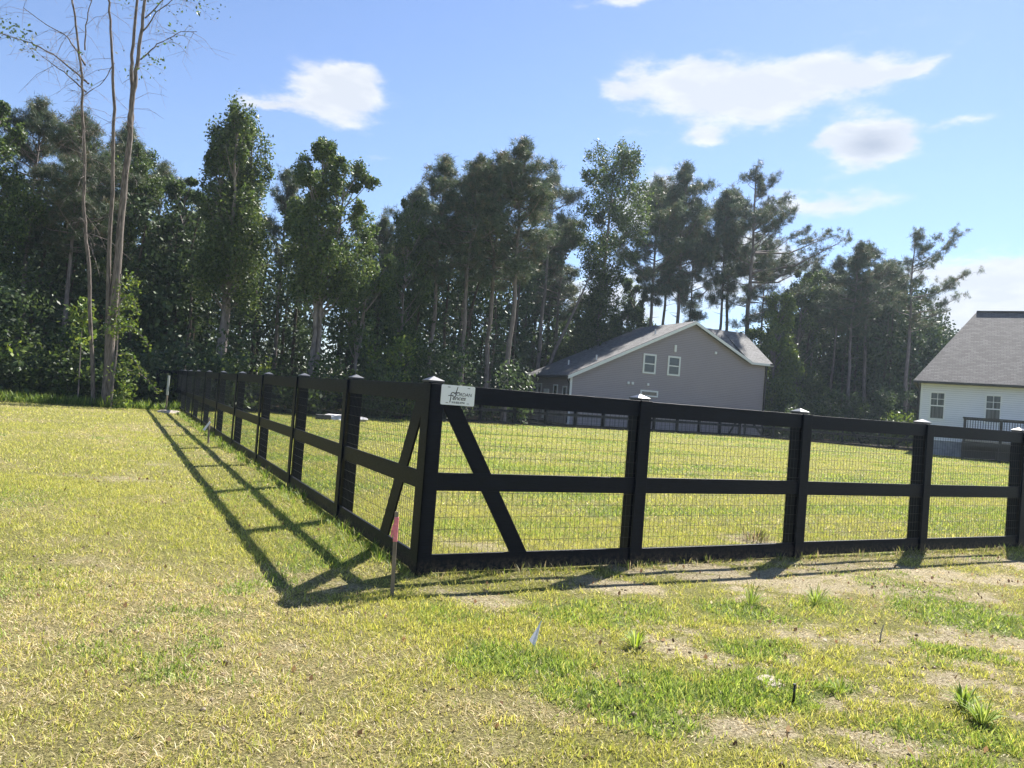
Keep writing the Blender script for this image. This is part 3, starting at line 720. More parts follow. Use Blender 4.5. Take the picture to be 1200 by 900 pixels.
# taupe house: local x along the gable wall, y back, z up
h1 = empty('house', (4.04, 52.0, 0), math.atan2(.36, .933)); tag(h1, 'large taupe sided house with long sloping grey roof and white gable trim', 'house')
DEP = 7.5; EZ = 3.42; sl_ = .478; PK = 9.74; PZ = EZ+sl_*PK
RE = 14.77; RZ = PZ-.478*(RE-PK); XR = 16.55
MB().prism([(0,0,0),(XR,0,0),(XR,0,RZ-.02),(RE,0,RZ-.02),(PK,0,PZ-.02),(0,0,EZ-.02)], (0,DEP,0)).build('wall', M['taupe'], h1)
MB().box(-.04,.13,-.035,-.003,.0,EZ+.02).build('corner_trim', M['white_trim'], h1)
t = .16; ov = .35
# left long slope and the short right slope of the gable roof (with thickness)
m_ = MB().prism([(-ov,-ov,EZ-sl_*ov),(PK,-ov,PZ),(PK,-ov,PZ+t),(-ov,-ov,EZ-sl_*ov+t)], (0,DEP+2*ov,0)); m_.build('roof', M['shingle_a'], h1)
m_ = MB().prism([(PK+.002,-ov,PZ),(RE+.1,-ov,RZ-.05),(RE+.1,-ov,RZ-.05+t),(PK+.002,-ov,PZ+t)], (0,3.6,0)); m_.build('roof', M['shingle_a'], h1)
# white rake boards
rk = MB()
rk.prism([(-ov-.02,-ov-.03,EZ-sl_*ov-.12),(PK,-ov-.03,PZ-.08),(PK,-ov-.03,PZ+t-.03),(-ov-.02,-ov-.03,EZ-sl_*ov+t-.04)], (0,.027,0))
rk.prism([(PK+.002,-ov-.03,PZ-.08),(RE+.25,-ov-.03,RZ-.20),(RE+.25,-ov-.03,RZ+.02),(PK+.002,-ov-.03,PZ+t-.03)], (0,.027,0))
rk.build('rake_board', M['white_trim'], h1)
# main block roof behind, ridge parallel to the wall
RD = 3.5; RRZ = RZ+.1+2.55
m_ = MB().prism([(PK+.4,.05,RZ-.03+.05),(PK+.4,RD,RRZ),(PK+.4,2*RD+ov,RZ-.03)], (RE+.1-PK-.4, 0, 0)).prism([(RE+.101,-ov,RZ-.03),(RE+.101,RD,RRZ),(RE+.101,2*RD+ov,RZ-.03)], (17.05-RE-.101, 0, 0)); m_.build('roof', M['shingle_b'], h1)
m_ = MB().box(RE+.26,17.05,-ov-.03,-ov-.002,RZ-.19,RZ-.02); m_.build('fascia', M['white_trim'], h1)
MB().prism([(XR+.002,.02,0),(XR+.002,.02,RZ-.1),(XR+.002,RD,RRZ-.25),(XR+.002,DEP,RZ-.1),(XR+.002,DEP,0)], (.03,0,0)).build('side_wall', M['taupe'], h1)
MB().box(16.72,17.07,-ov-.14,-ov-.032,RZ-.12,RZ-.0).build('gutter', M['dark_gutter'], h1)
MB().box(16.60,16.70,-.1,-.004,.1,RZ-.2).build('downpipe', M['dark_gutter'], h1)
window(h1, 5.67,6.75,4.03,5.47,0, fr=.12); window(h1, 7.75,8.83,4.05,5.49,0, fr=.12)
v_ = MB().box(5.62,7.1,-.05,0,2.36,2.83).build('window', M['white_trim'], h1); MB().box(5.74,6.98,-.056,-.0515,2.47,2.72).build('pane', M['glass'], v_)
for xx, zz in ((4.57,3.24),(4.92,3.24),(6.2,3.25),(11.87,6.08),(8.3,5.91)):
    hh = .10 if xx < 8 or xx > 9 else .26
    MB().box(xx-.09,xx+.09,-.09,-.002,zz-.1,zz-.1+hh*2 if hh > .2 else zz+.09).build('vent', M['white_trim'], h1, bevel=.02)
# side wall windows (left side, local x = 0 plane) and door
def swin(y0, y1, z0, z1):
    f_ = MB(); fr = .09
    f_.box(-.05,-.002,y0,y0+fr,z0,z1).box(-.05,-.002,y1-fr,y1,z0,z1).box(-.05,-.002,y0+fr,y1-fr,z1-fr,z1).box(-.05,-.002,y0+fr,y1-fr,z0,z0+fr)
    o = f_.build('window', M['white_trim'], h1); MB().box(-.012,-.003,y0+fr+.001,y1-fr-.001,z0+fr+.001,z1-fr-.001).build('pane', M['glass'], o)
swin(.45,1.15,1.2,2.65); swin(2.0,2.75,1.2,2.75)
swin(4.9,5.65,1.2,2.8); swin(5.72,6.45,1.2,2.8)
d_ = MB().box(-.06,-.002,3.5,4.4,.2,2.4).build('door', M['white_trim'], h1); MB().tube([(-.09,3.6,1.2),(-.06,3.6,1.2)], .03, 8).build('handle', M['dark_gutter'], d_)
MB().box(-ov-.13,-ov-.01,-ov,DEP+ov,EZ-sl_*ov-.02,EZ-sl_*ov+.1).build('gutter', M['dark_gutter'], h1)
MB().tube([(-.3,-.1,EZ-.28),(-.1,-.05,EZ-.6),(-.08,-.05,.1)], .05, 6).build('downpipe', M['dark_gutter'], h1)
for xx, yy in ((1.6,3.9),(2.4,1.0),(7.5,1.6)):
    zz = EZ+sl_*xx+t; MB().tube([(xx,yy,zz-.1),(xx,yy,zz+.35)], .06, 8).build('roof_pipe', M['white_trim'], h1)

# white house: local x along the wall, y back
h2 = empty('house', (25.7,47.0,0), math.atan2(-.504,.864)); tag(h2, 'white sided house with brown grey shingle roof and dark gutter at right edge', 'house')
HW = 17; E2 = 4.55; Dp = 12
M['found'] = simple('foundation', (.30,.31,.34), .9, .2, noise=.2, scale=4)
MB().box(0,HW,0,Dp,.9,E2).build('wall', M['white_siding'], h2); MB().box(.06,HW-.06,.06,Dp-.06,0,.898).build('foundation', M['found'], h2)
MB().box(-.02,.1,-.025,-.002,.9,E2-.05).build('corner_trim', M['white_trim'], h2)
o_ = .45; zr = E2+5.25; xa, xb = 2.85, HW-2.85
vs = [(-o_,-o_,E2),(HW+o_,-o_,E2),(HW+o_,Dp+o_,E2),(-o_,Dp+o_,E2),(xa,Dp/2,zr),(xb,Dp/2,zr)]
vs2 = vs+[(a,b2,c2-.12) for a,b2,c2 in vs[:4]]
MB().add(vs2, [(0,1,5,4),(1,2,5),(2,3,4,5),(3,0,4),(6,9,8,7),(0,6,7,1),(1,7,8,2),(2,8,9,3),(3,9,6,0)]).build('roof', M['shingle_w'], h2)
MB().box(xa-.02,xb,Dp/2-.14,Dp/2+.14,zr-.02,zr+.045).build('ridge_vent', M['dark_gutter'], h2)
MB().box(-o_-.02,HW+o_,-o_-.13,-o_-.004,E2-.13,E2+.0).build('gutter', M['dark_gutter'], h2)
MB().tube([(-.2,-o_-.06,E2-.12),(-.12,-.08,E2-.45),(-.1,-.06,E2-.6),(-.1,-.06,.15)], .065, 8).build('downpipe', M['dark_gutter'], h2)
for a in (.5, 3.43, 8.2, 12.5): window(h2, a, a+.86, 2.2, 3.93, 0, grid=True, drape=True, fr=.08)

# deck
dk = empty('deck', (26.09,42.9,0), math.atan2(-.504,.864)); tag(dk, 'raised dark wooden deck with slim balusters behind the white house wall', 'deck')
M['deckw'] = simple('dark_deck_paint', (.02,.018,.018), .5, .4, noise=.2)
M['deckf'] = simple('deck_floor', (.30,.27,.24), .8, .2, noise=.2)
for xx in (0,1.75,4.4,7.0):
    MB().box(xx-.07,xx+.07,-.07,.07,-.2,2.36).build('post', M['deckw'], dk)
    MB().box(xx-.07,xx+.07,1.9,2.04,-.2,1.0).build('post', M['deckw'], dk)
MB().box(-.12,7.1,-.1,.08,2.37,2.43).build('rail', M['deckw'], dk); MB().box(-.04,.04,.085,3.7,2.37,2.43).build('rail', M['deckw'], dk)
for a, b2 in ((.07,1.68),(1.82,4.33),(4.47,6.93)):
    MB().box(a,b2,-.03,.03,2.26,2.365).build('rail', M['deckw'], dk); MB().box(a,b2,-.03,.03,1.32,1.39).build('rail', M['deckw'], dk)
k = 0
x_ = .14
while x_ < 6.9:
    if min(abs(x_-q) for q in (0,1.75,4.4,7.0)) > .1: MB().box(x_-.016,x_+.016,-.016,.016,1.391,2.259).build('baluster', M['deckw'], dk)
    x_ += .125
MB().box(.071,6.93,-.06,3.7,1.06,1.13).build('floor', M['deckf'], dk); MB().box(-.06,7.06,-.112,-.075,.78,1.05).build('joist', M['deckw'], dk)
MB().box(.1,6.9,2.1,2.16,.05,1.0).build('skirt', M['deckw'], dk)

# ------------------------------------------------------------------ trees
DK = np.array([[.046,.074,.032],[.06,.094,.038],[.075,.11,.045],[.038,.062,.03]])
PN = np.array([[.068,.10,.055],[.085,.122,.062],[.105,.14,.07],[.055,.085,.05],[.14,.13,.07]])
LF = np.array([[.050,.085,.026],[.068,.112,.032],[.085,.13,.038],[.105,.15,.042],[.042,.07,.026]])
LT = np.array([[.055,.095,.028],[.078,.125,.036],[.10,.145,.042],[.125,.165,.05],[.045,.075,.024]])
LY = np.array([[.10,.16,.03],[.14,.20,.04],[.18,.23,.05],[.07,.12,.025]])
def leaves(P, size, rg, pal, up=.3, aspect=.55):
    n = len(P)
    d = rg.normal(size=(n, 3)); d[:, 2] -= up; d /= np.linalg.norm(d, axis=1)[:, None]
    e = rg.normal(size=(n, 3)); e -= (e*d).sum(1)[:, None]*d; e /= np.linalg.norm(e, axis=1)[:, None]
    s = (size*(.55+.9*rg.random(n)))[:, None]
    q = np.stack([P-d*s*.5, P+e*s*aspect*.5-d*s*.05, P+d*s*.5, P-e*s*aspect*.5-d*s*.05], 1).reshape(-1, 3)
    F = np.arange(4*n).reshape(-1, 4)
    c = pal[rg.integers(0, len(pal), n)]*(.7+.6*rg.random(n))[:, None]
    return q, F, np.repeat(c, 4, 0)
def needles(P, L, wd, rg, pal, per=16):
    """each clump: thin triangles radiating"""
    n = len(P); Pn = np.repeat(P, per, 0); m_ = len(Pn)
    d = rg.normal(size=(m_, 3)); d[:, 2] += .35; d /= np.linalg.norm(d, axis=1)[:, None]
    e = np.cross(d, rg.normal(size=(m_, 3))); e /= np.linalg.norm(e, axis=1)[:, None]
    LL = (L*(.6+.7*rg.random(m_)))[:, None]
    base = Pn + rg.normal(size=(m_, 3))*L*.25
    V = np.stack([base-e*wd, base+e*wd, base+d*LL], 1).reshape(-1, 3); F = np.arange(3*m_).reshape(-1, 3)
    c = np.repeat(pal[rg.integers(0, len(pal), n)]*(.7+.6*rg.random(n))[:, None], per, 0)*(.85+.3*rg.random(m_))[:, None]
    return V, F, np.repeat(c, 3, 0)
def gtree(name, trunk, crown, bark, crown_mat):
    t = empty(name, (0,0,0))
    o = np_mesh('trunk', trunk[0], trunk[1], bark, t, shade=True)
    V, F, c_ = crown
    np_mesh('crown', V, F, crown_mat, t, colr=c_)
    return t

def pine(seed, h=16., cs=.45, cr=2.0, rt=.17, dens=1., sparse=0, nl=46, skew=0, topround=.5):
    rg = np.random.default_rng(seed); parts = []
    nseg = 14; zz = np.linspace(-.3, h*.985, nseg); wob = np.cumsum(rg.normal(size=(nseg, 2))*.045*h/16, 0); wob[0] = 0
    path = np.column_stack([wob, zz]); parts.append(tube_np(path, rt*(1-.86*np.clip(zz/h, 0, 1)**1.1), 8))
    P = []
    for k in range(nl):
        t = (k+rg.random())/nl; z = h*(cs+(.985-cs)*t**.85)
        prof = (np.sin(np.pi*min(1, .18+t*.9))**.8)*(1-topround*t*t) + .08
        L = cr*prof*(.4+1.0*rg.random())
        if rg.random() < sparse: continue
        a = rg.random()*2*np.pi
        if t < .12: L *= .6
        p0 = np.array([np.interp(z, zz, path[:, 0]), np.interp(z, zz, path[:, 1]), z])
        if skew and rg.random() < .3: a = skew+rg.normal()*.4; L *= 1.5
        el = R(8+38*t+rg.normal()*10); d = np.array([np.cos(a)*np.cos(el), np.sin(a)*np.cos(el), np.sin(el)])
        bend = np.array([0, 0, .25*L*(.5+t)])
        pts = [p0, p0+d*L*.5-bend*.2, p0+d*L+bend*.5]; r0 = .012*L+.018
        parts.append(tube_np(pts, [r0, r0*.7, r0*.25], 4))
        nb = int(2+L*2.6)
        for j in range(nb):
            s = .35+.65*rg.random()**.7; q = p0+d*L*s+bend*(s*s*.5)
            a2 = a+rg.normal()*1.0; l2 = (.25+.5*rg.random())*(.25+.24*L)
            e = q+np.array([np.cos(a2)*l2, np.sin(a2)*l2, l2*(.25+.5*rg.random())])
            parts.append(tube_np([q, e], [.013, .006], 3))
            ncl = int((4+5*rg.random())*dens); ps = .11+.09*rg.random()
            for i_ in range(max(1, ncl)): P.append(e+rg.normal(size=3)*ps)
    # dead stubs below the crown
    for k in range(14):
        z = h*(.2+(cs-.2)*rg.random()); a = rg.random()*6.28; L = .3+.9*rg.random(); p0 = np.array([np.interp(z, zz, path[:, 0]), np.interp(z, zz, path[:, 1]), z])
        parts.append(tube_np([p0, p0+np.array([np.cos(a)*L, np.sin(a)*L, .15*L])], [.02, .006], 3))
    P = np.array(P)
    return merge(parts), needles(P, .27, .013, rg, PN, 20)

def broad(seed, h=14., cs=.25, cr=2.2, rt=.16, n=14000, lobes=34, leaf=.21, pal=LF, forks=1, spire=0, prof='oval', shell=.6):
    rg = np.random.default_rng(seed); parts = []
    stems = []
    for f_ in range(forks):
        a = f_*2*np.pi/max(1, forks)+rg.random(); sp = 0 if forks == 1 else cr*.38
        nseg = 10; zz = np.linspace(-.3, h*.93, nseg); w_ = np.cumsum(rg.normal(size=(nseg, 2))*.06, 0); w_[0] = 0
        s = smooth(h*.28, h*.75, zz)*sp
        path = np.column_stack([w_[:, 0]+np.cos(a)*s, w_[:, 1]+np.sin(a)*s, zz]); stems.append((zz, path))
        parts.append(tube_np(path, rt*(1-.88*np.clip(zz/h, 0, 1)), 8))
    P = []
    for k in range(lobes):
        t = (k+rg.random())/lobes; z = h*(cs+(1-cs)*t)
        if prof == 'oval': w_ = cr*(np.sin(np.pi*min(.97, .12+.82*t))**.6)
        elif prof == 'cone': w_ = cr*(1-t)**.75*.95+.12
        elif prof == 'column': w_ = cr*(.32+.68*smooth(.45, .75, t))*(1-.5*smooth(.85, 1, t))
        else: w_ = cr*(.5+.5*np.sin(np.pi*min(.95, .1+.85*t)))
        zz, path = stems[rg.integers(0, len(stems))]
        a = rg.random()*2*np.pi; rad = w_*(.35+.6*rg.random())
        lr = (.18+.24*rg.random())*cr*(.6+.6*(1-t)) if prof != 'column' else (.2+.2*rg.random())*cr
        zc = min(z, h-lr*.8)
        b_c = np.array([np.interp(zc-.8, zz, path[:, 0]), np.interp(zc-.8, zz, path[:, 1]), max(zc-1.2-rad*.4, h*cs*.8)])
        cpt = np.array([b_c[0]+np.cos(a)*rad, b_c[1]+np.sin(a)*rad, zc])
        parts.append(tube_np([b_c, (b_c+cpt)/2+np.array([0,0,-.12]), cpt], [.05, .03, .012], 4))
        m_ = int(n/lobes*(.6+.8*rg.random()))
        v = rg.normal(size=(m_, 3)); v /= np.linalg.norm(v, axis=1)[:, None]
        rr_ = lr*(shell+(1.08-shell)*rg.random(m_))**1.0*(.8+.5*rg.random(m_)**3)
        sc_ = np.array([1, 1, 1.0 if not spire else 2.0])
        # twig clumps for unevenness
        nc = 14; cl = rg.normal(size=(nc, 3)); cl /= np.linalg.norm(cl, axis=1)[:, None]; cl *= lr*(.5+.55*rg.random(nc))[:, None]
        pp = cl[rg.integers(0, nc, m_)]+rg.normal(size=(m_, 3))*lr*.24
        pp = np.where((rg.random(m_) < .2)[:, None], v*rr_[:, None], pp)
        P.append(cpt+pp*sc_)
    P = np.concatenate(P); P = P[P[:, 2] > .2]
    V, F, c_ = leaves(P, leaf, rg, pal)
    return merge(parts), (V, F, c_)

protos = {}
def proto(key):
    if key in protos: return None
    k, s = key.split(':') if ':' in key else (key, '0'); s = int(s)
    if k == 'pine': tr, cr_ = pine(100+s, 16, [.50,.58,.47,.60][s % 4], [2.0,1.65,2.2,1.9][s % 4], .15, 1.15, [0,.15,0,.2][s % 4], [62,52,68,48][s % 4]); t = gtree('pine_tree', tr, cr_, M['bark'], M['pine']); hh = 16
    elif k == 'bigpine': tr, cr_ = pine(210, 24, .36, 3.6, .28, 1.15, .1, 70, skew=.2, topround=.45); t = gtree('pine_tree', tr, cr_, M['bark'], M['pine']); hh = 24
    elif k == 'sparsepine': tr, cr_ = pine(220, 19, .50, 2.6, .20, .9, .15, 46, skew=-.2, topround=.3); t = gtree('pine_tree', tr, cr_, M['bark'], M['pine']); hh = 19
    elif k == 'broad': tr, cr_ = broad(300+s, 14, [.28,.15,.22][s % 3], [2.3,2.6,2.0][s % 3], .16, 30000, [44,50,38][s % 3], .145); t = gtree('broadleaf_tree', tr, cr_, M['bark'], M['leaf']); hh = 14
    elif k == 'tulip': tr, cr_ = broad(401, 14.5, .40, 1.9, .17, 44000, 84, .14, LT, forks=4, spire=1, prof='cone'); t = gtree('broadleaf_tree', tr, cr_, M['pale_bark'], M['leaf']); hh = 14.5
    elif k == 'twin': tr, cr_ = broad(411, 13.4, .44, 2.0, .14, 44000, 64, .14, LT, forks=3, prof='oval'); t = gtree('broadleaf_tree', tr, cr_, M['pale_bark'], M['leaf']); hh = 13.4
    elif k == 'thin': tr, cr_ = broad(415, 10.3, .35, 1.5, .09, 14000, 28, .13, LF, forks=2); t = gtree('broadleaf_tree', tr, cr_, M['pale_bark'], M['leaf']); hh = 10.3
    elif k == 'ivy': tr, cr_ = broad(420, 23, .05, 3.3, .25, 46000, 90, .19, LF, forks=1, prof='column'); t = gtree('broadleaf_tree', tr, cr_, M['bark'], M['leaf']); hh = 23
    elif k == 'bush': tr, cr_ = broad(430+s, 10.5, .03, 2.6, .15, 30000, 52, .18, LF, prof='oval'); t = gtree('broadleaf_tree', tr, cr_, M['bark'], M['leaf']); hh = 10.5
    elif k == 'light': tr, cr_ = broad(440, 12.5, .04, 2.5, .15, 30000, 52, .19, LY, prof='oval'); t = gtree('broadleaf_tree', tr, cr_, M['bark'], M['leaf']); hh = 12.5
    protos[key] = [t, hh, False]; return t
GP = 'pine trees along the wood edge'; GB = 'broadleaf trees along the wood edge'
TREES = [
('broad:0',-24.28,34,13.28,1,'leafy tree cut off by the left edge of the picture'),
('pine:2',-24.6,37,14.5,1.0,'dense pine second from the left edge, its trunk standing pale in the dark wood'),
('pine:1',-24.6,41,14.93,.9,'narrow pine between the left edge trees and the bare twig tree'),
('pine:2',-21.6,36,13.7,1.0,'bushy pine directly behind the slim bare tree'),
('pine:0',-22.76,42,15.15,1.0,'pine whose round top shows just right of the tall bare multi stem tree'),
('broad:1',-20.4,39,13.2,.8,'dark leafy tree just right of the bare multi stem tree'),
('pine:2',-21.8,44,13.82,1.1,'lower pine at the dip in the treeline left of the spired tree'),
('broad:2',-18.6,41,12.26,1.1,'rounded dark tree at the lowest dip left of the spired tree'),
('pine:0',-18.9,46,13.27,1,'pine peeking up close left of the spired tree'),
('tulip',-14.46,37,14.52,1.08,'tall pale trunked tree with several pointed spires above the left fence run'),
('pine:1',-14.7,46,14.58,1.0,'small dark pine top between the spired tree and the forked pale tree'),
('twin',-10.05,38,13.35,1.08,'full leafy tree with pale forked trunks above the left fence run'),
('thin',-8.44,40,10.34,1.0,'low slender leafy tree just right of the forked pale tree'),
('pine:2',-8.41,46,12.04,1.0,'low pine at the gap right of the forked pale tree'),
('broad:1',-6.85,43.5,12.6,.75,'dark narrow leafy tree leading the climb of the middle treeline'),
('pine:0',-5.13,46,16.01,1.15,'rounded pine at the left shoulder of the tall middle group'),
('pine:3',-6.79,49,15.16,1.0,'slim pine behind the left shoulder of the middle group'),
('pine:1',-3.6,50,16.54,1.0,'back pine between the left shoulder and the highest middle pines'),
('pine:0',-2.98,45,15.9,1.05,'pine directly above the white fence sign, left of the tallest'),
('pine:2',-1.68,47.5,17.15,1.1,'broad pine second tallest of the middle group'),
('pine:0',-.37,46,17.45,1.15,'tallest pine of the middle group, above the left part of the right fence run'),
('pine:3',2.3,62,20.8,1.0,'sparse pine at the right end of the middle group above the house corner'),
('pine:2',3.4,66,17.8,1.2,'low wide pine behind the leaning dead trunk'),
('ivy',6.65,62,22.98,1.0,'tall ivy wrapped leafy tree standing alone against the sky left of the gable'),
('bush:0',5.8,66,10.83,.9,'dark bushy tree behind the left roof slope, at the foot of the ivy wrapped tree'),
('bush:1',9.35,64,10.04,.9,'low bushy tree behind the middle of the long roof slope'),
('broad:2',11.22,71,13.9,1.0,'thin leafed small tree left of the pines above the gable peak'),
('pine:2',12.32,68,22.76,1.0,'dark pine left of the gable peak with its top beside the taller one'),
('pine:0',14.85,70,24.69,1.0,'tall pine rising right above the gable peak'),
('pine:1',14.29,73,22.47,1.0,'slim pine tucked behind the tall one above the gable peak'),
('pine:2',16.6,71,19.8,.9,'shorter pine bridging the two tall groups behind the taupe house'),
('pine:0',19.34,72,23.0,.9,'pine at the left side of the group over the right roof'),
('bigpine',21.57,69,25.14,1.0,'largest pine behind the taupe house with long branches reaching right'),
('pine:3',20.6,74,24.0,1.0,'pine half hidden behind the largest one over the right roof'),
('pine:1',24.3,74,19.4,.9,'low pine under the reaching branches of the largest one'),
('light',22.9,66,12.45,1.0,'light green leafy tree beside the right corner of the taupe house'),
('broad:1',27.13,72,15.87,1.05,'rounded dark tree right of the light green one'),
('pine:2',30.31,76,17.68,.9,'leftmost pine of the group left of the white house'),
('pine:1',31.58,74,18.09,.9,'second slim pine of the group left of the white house'),
('pine:0',30.73,68,18.06,1.0,'pine with a clear tall trunk in the middle of the right group'),
('pine:3',33.2,71,18.89,1.1,'pine standing close right of the clear trunked one in the right group'),
('pine:2',37.15,75,18.3,.9,'back pine between the right group and the sparse lone one'),
('sparsepine',34.65,66,19.24,1.0,'sparse tall pine nearest the white house with branches reaching over its roof'),
('bush:0',37.9,78,14.4,1.1,'leafy tree behind the trunk of the sparse pine'),
('bush:1',42.57,79,13.07,1.0,'rounded tree low between the sparse pine and the white house roof'),
('bush:1',50.88,90,13.11,1.0,'small distant dark tree at the left slope of the white house roof')]
rr = random.Random(21)
for key, x, y, h, ws, lab in TREES:
    proto(key); t0, hh, used = protos[key]
    if used: t = dup(t0)
    else: t = t0; protos[key][2] = True
    s = h/hh; t.location = (x, y, 0); t.scale = (s*ws, s*ws, s); t.rotation_euler = (0, 0, rr.uniform(0, 6.28) if key not in ('bigpine', 'sparsepine', 'tulip', 'twin') else 0)
    tag(t, lab, 'tree', GP if t.name.startswith('pine') else GB)
# hidden neighbours of each crown kind keep the wood deep: one far-off mass
rg = np.random.default_rng(9)
Vs = []; Fs = []; Cs = []; b0 = 0; Tv = []; Tf = []; tb = 0
hb = ([-44,-34,-24.5,-19,-15,-11,-9,-6,1.5,3.0,3.9,8,12,18,20,26,27,31,36,50], [15,15,14,12.6,13.4,12.2,12.6,13.4,14,12.5,7.5,6.4,6.4,6.8,10,12,12,9.0,7.5,7.5])   # bearing (deg) -> height at 45 m
def maxh(x, y):
    d = np.degrees(np.arctan2(x, y)); return np.interp(d, *hb)*y/45*.87
def edge_y(x): return np.interp(x, [-60,-30,-16,-14,-13,17.1,24,27.6,60], [25,29,32,33,33.5,57.5,60,62,64])
n_tree = 520
for k in range(n_tree):
    x = rg.uniform(-55, 75); e = edge_y(x); dd = rg.random()**1.2*26+3.5
    y = e+dd+3
    if .3 < x < 25 and y < 67: y = 67+rg.random()*16
    if x > 24: y = max(y, 70+rg.random()*16)
    hm = maxh(x, y)*(.72+.28*rg.random())
    cr_ = 1.5+1.1*rg.random()
    v, f_ = tube_np([(x, y, -.2), (x+rg.normal()*.2, y, hm*.5), (x+rg.normal()*.4, y, hm*.95)], [.13, .10, .03], 5)
    Tv.append(v); Tf.append(f_+tb); tb += len(v)
    n = 1250
    # crown from low down: three clumps of vertical reach
    nc = 22; cz = hm*(.06+.92*rg.random(nc)); ca = rg.random(nc)*6.28; cq = cr_*(.3+.7*rg.random(nc))*(1-.4*cz/hm)
    cen = np.column_stack([x+np.cos(ca)*cq, y+np.sin(ca)*cq, cz])
    P = cen[rg.integers(0, nc, n)]+rg.normal(size=(n, 3))*.45
    P[:, 2] = np.minimum(np.maximum(P[:, 2], .1), hm)
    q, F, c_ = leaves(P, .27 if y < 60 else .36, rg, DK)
    Vs.append(q); Fs.append(F+b0); Cs.append(c_); b0 += len(q)
nT = tb
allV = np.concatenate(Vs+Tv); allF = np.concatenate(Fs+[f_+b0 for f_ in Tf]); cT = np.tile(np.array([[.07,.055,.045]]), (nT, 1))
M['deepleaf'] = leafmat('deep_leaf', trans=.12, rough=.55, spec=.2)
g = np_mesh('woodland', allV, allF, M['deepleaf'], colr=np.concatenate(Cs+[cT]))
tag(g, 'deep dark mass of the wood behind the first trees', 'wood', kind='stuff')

# undergrowth along the edge of the wood
Vs = []; Fs = []; Cs = []; b0 = 0
for k in range(400):
    x = rg.uniform(-45, 60); 
    y = edge_y(x)-2.2+rg.random()**1.5*7
    if x < -14: y = np.interp(x, [-60,-22,-17,-15,-14], [25.5,26.5,29.2,30.5,31.5])+rg.random()**1.4*7
    if .3 < x < 22 and y < 66: y = 66+rg.random()*4
    if x > 23: y += 3
    hh = (.8+3.9*rg.random()**2.4)*(1 if x < 20 else 1.1); cr_ = .7+.6*rg.random()*hh/2
    n = int(260+120*hh); nc = 12; cz = hh*(.15+.85*rg.random(nc)); ca = rg.random(nc)*6.28; cq = cr_*rg.random(nc)**.6
    cen = np.column_stack([x+np.cos(ca)*cq, y+np.sin(ca)*cq*.8, cz])
    P = cen[rg.integers(0, nc, n)]+rg.normal(size=(n, 3))*.26; P[:, 2] = np.maximum(P[:, 2], .03)
    pal = LF*.8 if rg.random() < .5 else (LY if rg.random() < .14 else DK)
    q, F, c_ = leaves(P, .17+.05*rg.random(), rg, pal); Vs.append(q); Fs.append(F+b0); Cs.append(c_); b0 += len(q)
g = np_mesh('undergrowth', np.concatenate(Vs), np.concatenate(Fs), M['leaf'], colr=np.concatenate(Cs))
tag(g, 'tangled shrubs and saplings along the foot of the wood', 'undergrowth', kind='stuff')

# rough green bank in front of the left wood
V = []; F = []; cc = []; b0 = 0
for k in range(420):
    x = rg.uniform(-27, -12.6); e = np.interp(x, [-27,-22,-17.2,-15.2,-13.9,-12.6], [25,25.2,26.6,27.6,28.6,28.4]); y = e+rg.random()*1.9
    if rg.random() < .0: continue
    add_tuft(x, y, .35, 26, .22+.25*rg.random(), .02, [[.10,.17,.03],[.16,.24,.05],[.22,.28,.07],[.07,.12,.03]], .8, 2000+k)
g = np_mesh('tall_grass', np.concatenate(V), np.concatenate(F), M['grass'], colr=np.concatenate(cc))
tag(g, 'bank of taller bright grass at the foot of the left wood', 'grass', kind='stuff')

# ------------------------------------------------------------------ bare tall trees at the wood edge
def bare(name, lab, loc, stems, r0s, leafpts, seed, yoff=None):
    rg2 = np.random.default_rng(seed); t = empty(name, loc); parts = []; twigs = []
    for (pts, ra, rb) in stems:
        p = np.array([(a, 0, b2) for a, b2 in pts], dtype=float); L = len(p)
        # spline-ish subdivision with jitter and real depth
        dep = rg2.normal()*.08; s = np.linspace(0, 1, L); s2 = np.linspace(0, 1, L*4)
        q = np.column_stack([np.interp(s2, s, p[:, 0])+rg2.normal(size=L*4)*.018, dep*s2*8*(1 if ra < .08 else .3), np.interp(s2, s, p[:, 2])])
        parts.append(tube_np(q, ra*(rb/ra)**np.linspace(0, 1, L*4), 7))
        # twigs
        nt_ = int(3+np.linalg.norm(p[-1]-p[0])*(2.6 if ra < .08 else .9))
        for k in range(nt_):
            i_ = rg2.integers(L, L*4); a = rg2.normal(size=3); a[2] = -abs(a[2])*.5 if rg2.random() < .55 else abs(a[2])*.5
            l_ = .4+1.3*rg2.random(); d = a/np.linalg.norm(a); b1 = q[i_]; b2_ = b1+d*l_*.5+np.array([0,0,-.05]); b3 = b1+d*l_+np.array([0,0,-.35*l_])
            twigs.append(tube_np([b1, b2_, b3], [.010, .007, .004], 3))
            for j in range(3):
                e = rg2.normal(size=3)*.28; qq = b2_+(b3-b2_)*rg2.random(); twigs.append(tube_np([qq, qq+e+np.array([0,0,-.1])], [.005, .003], 3))
    V, F = merge(parts); np_mesh('trunk', V, F, M['rough_bark'], t, shade=True)
    V, F = merge(twigs); np_mesh('twigs', V, F, M['bark'], t)
    P = np.array([np.array([x, rg2.normal()*.3, z])+rg2.normal(size=3)*sp for (x, z, sp, n) in leafpts for _ in range(n)])
    V, F, c_ = leaves(P, .13, rg2, LF); np_mesh('leaves', V, F, M['leaf'], t, colr=c_)
    tag(t, lab, 'tree', 'bare tall trees at the wood edge'); return t
A = [(-.49,-.04),(-.77,2.42),(-1.14,5.62),(-1.41,7.22),(-1.49,9.16),(-1.75,11.09),(-1.79,12.23),(-2.02,13.36),(-2.23,14.65),(-2.51,15.61)]
x0 = -.49
sh = lambda L_, dx: [(a-dx, b2) for a, b2 in L_]
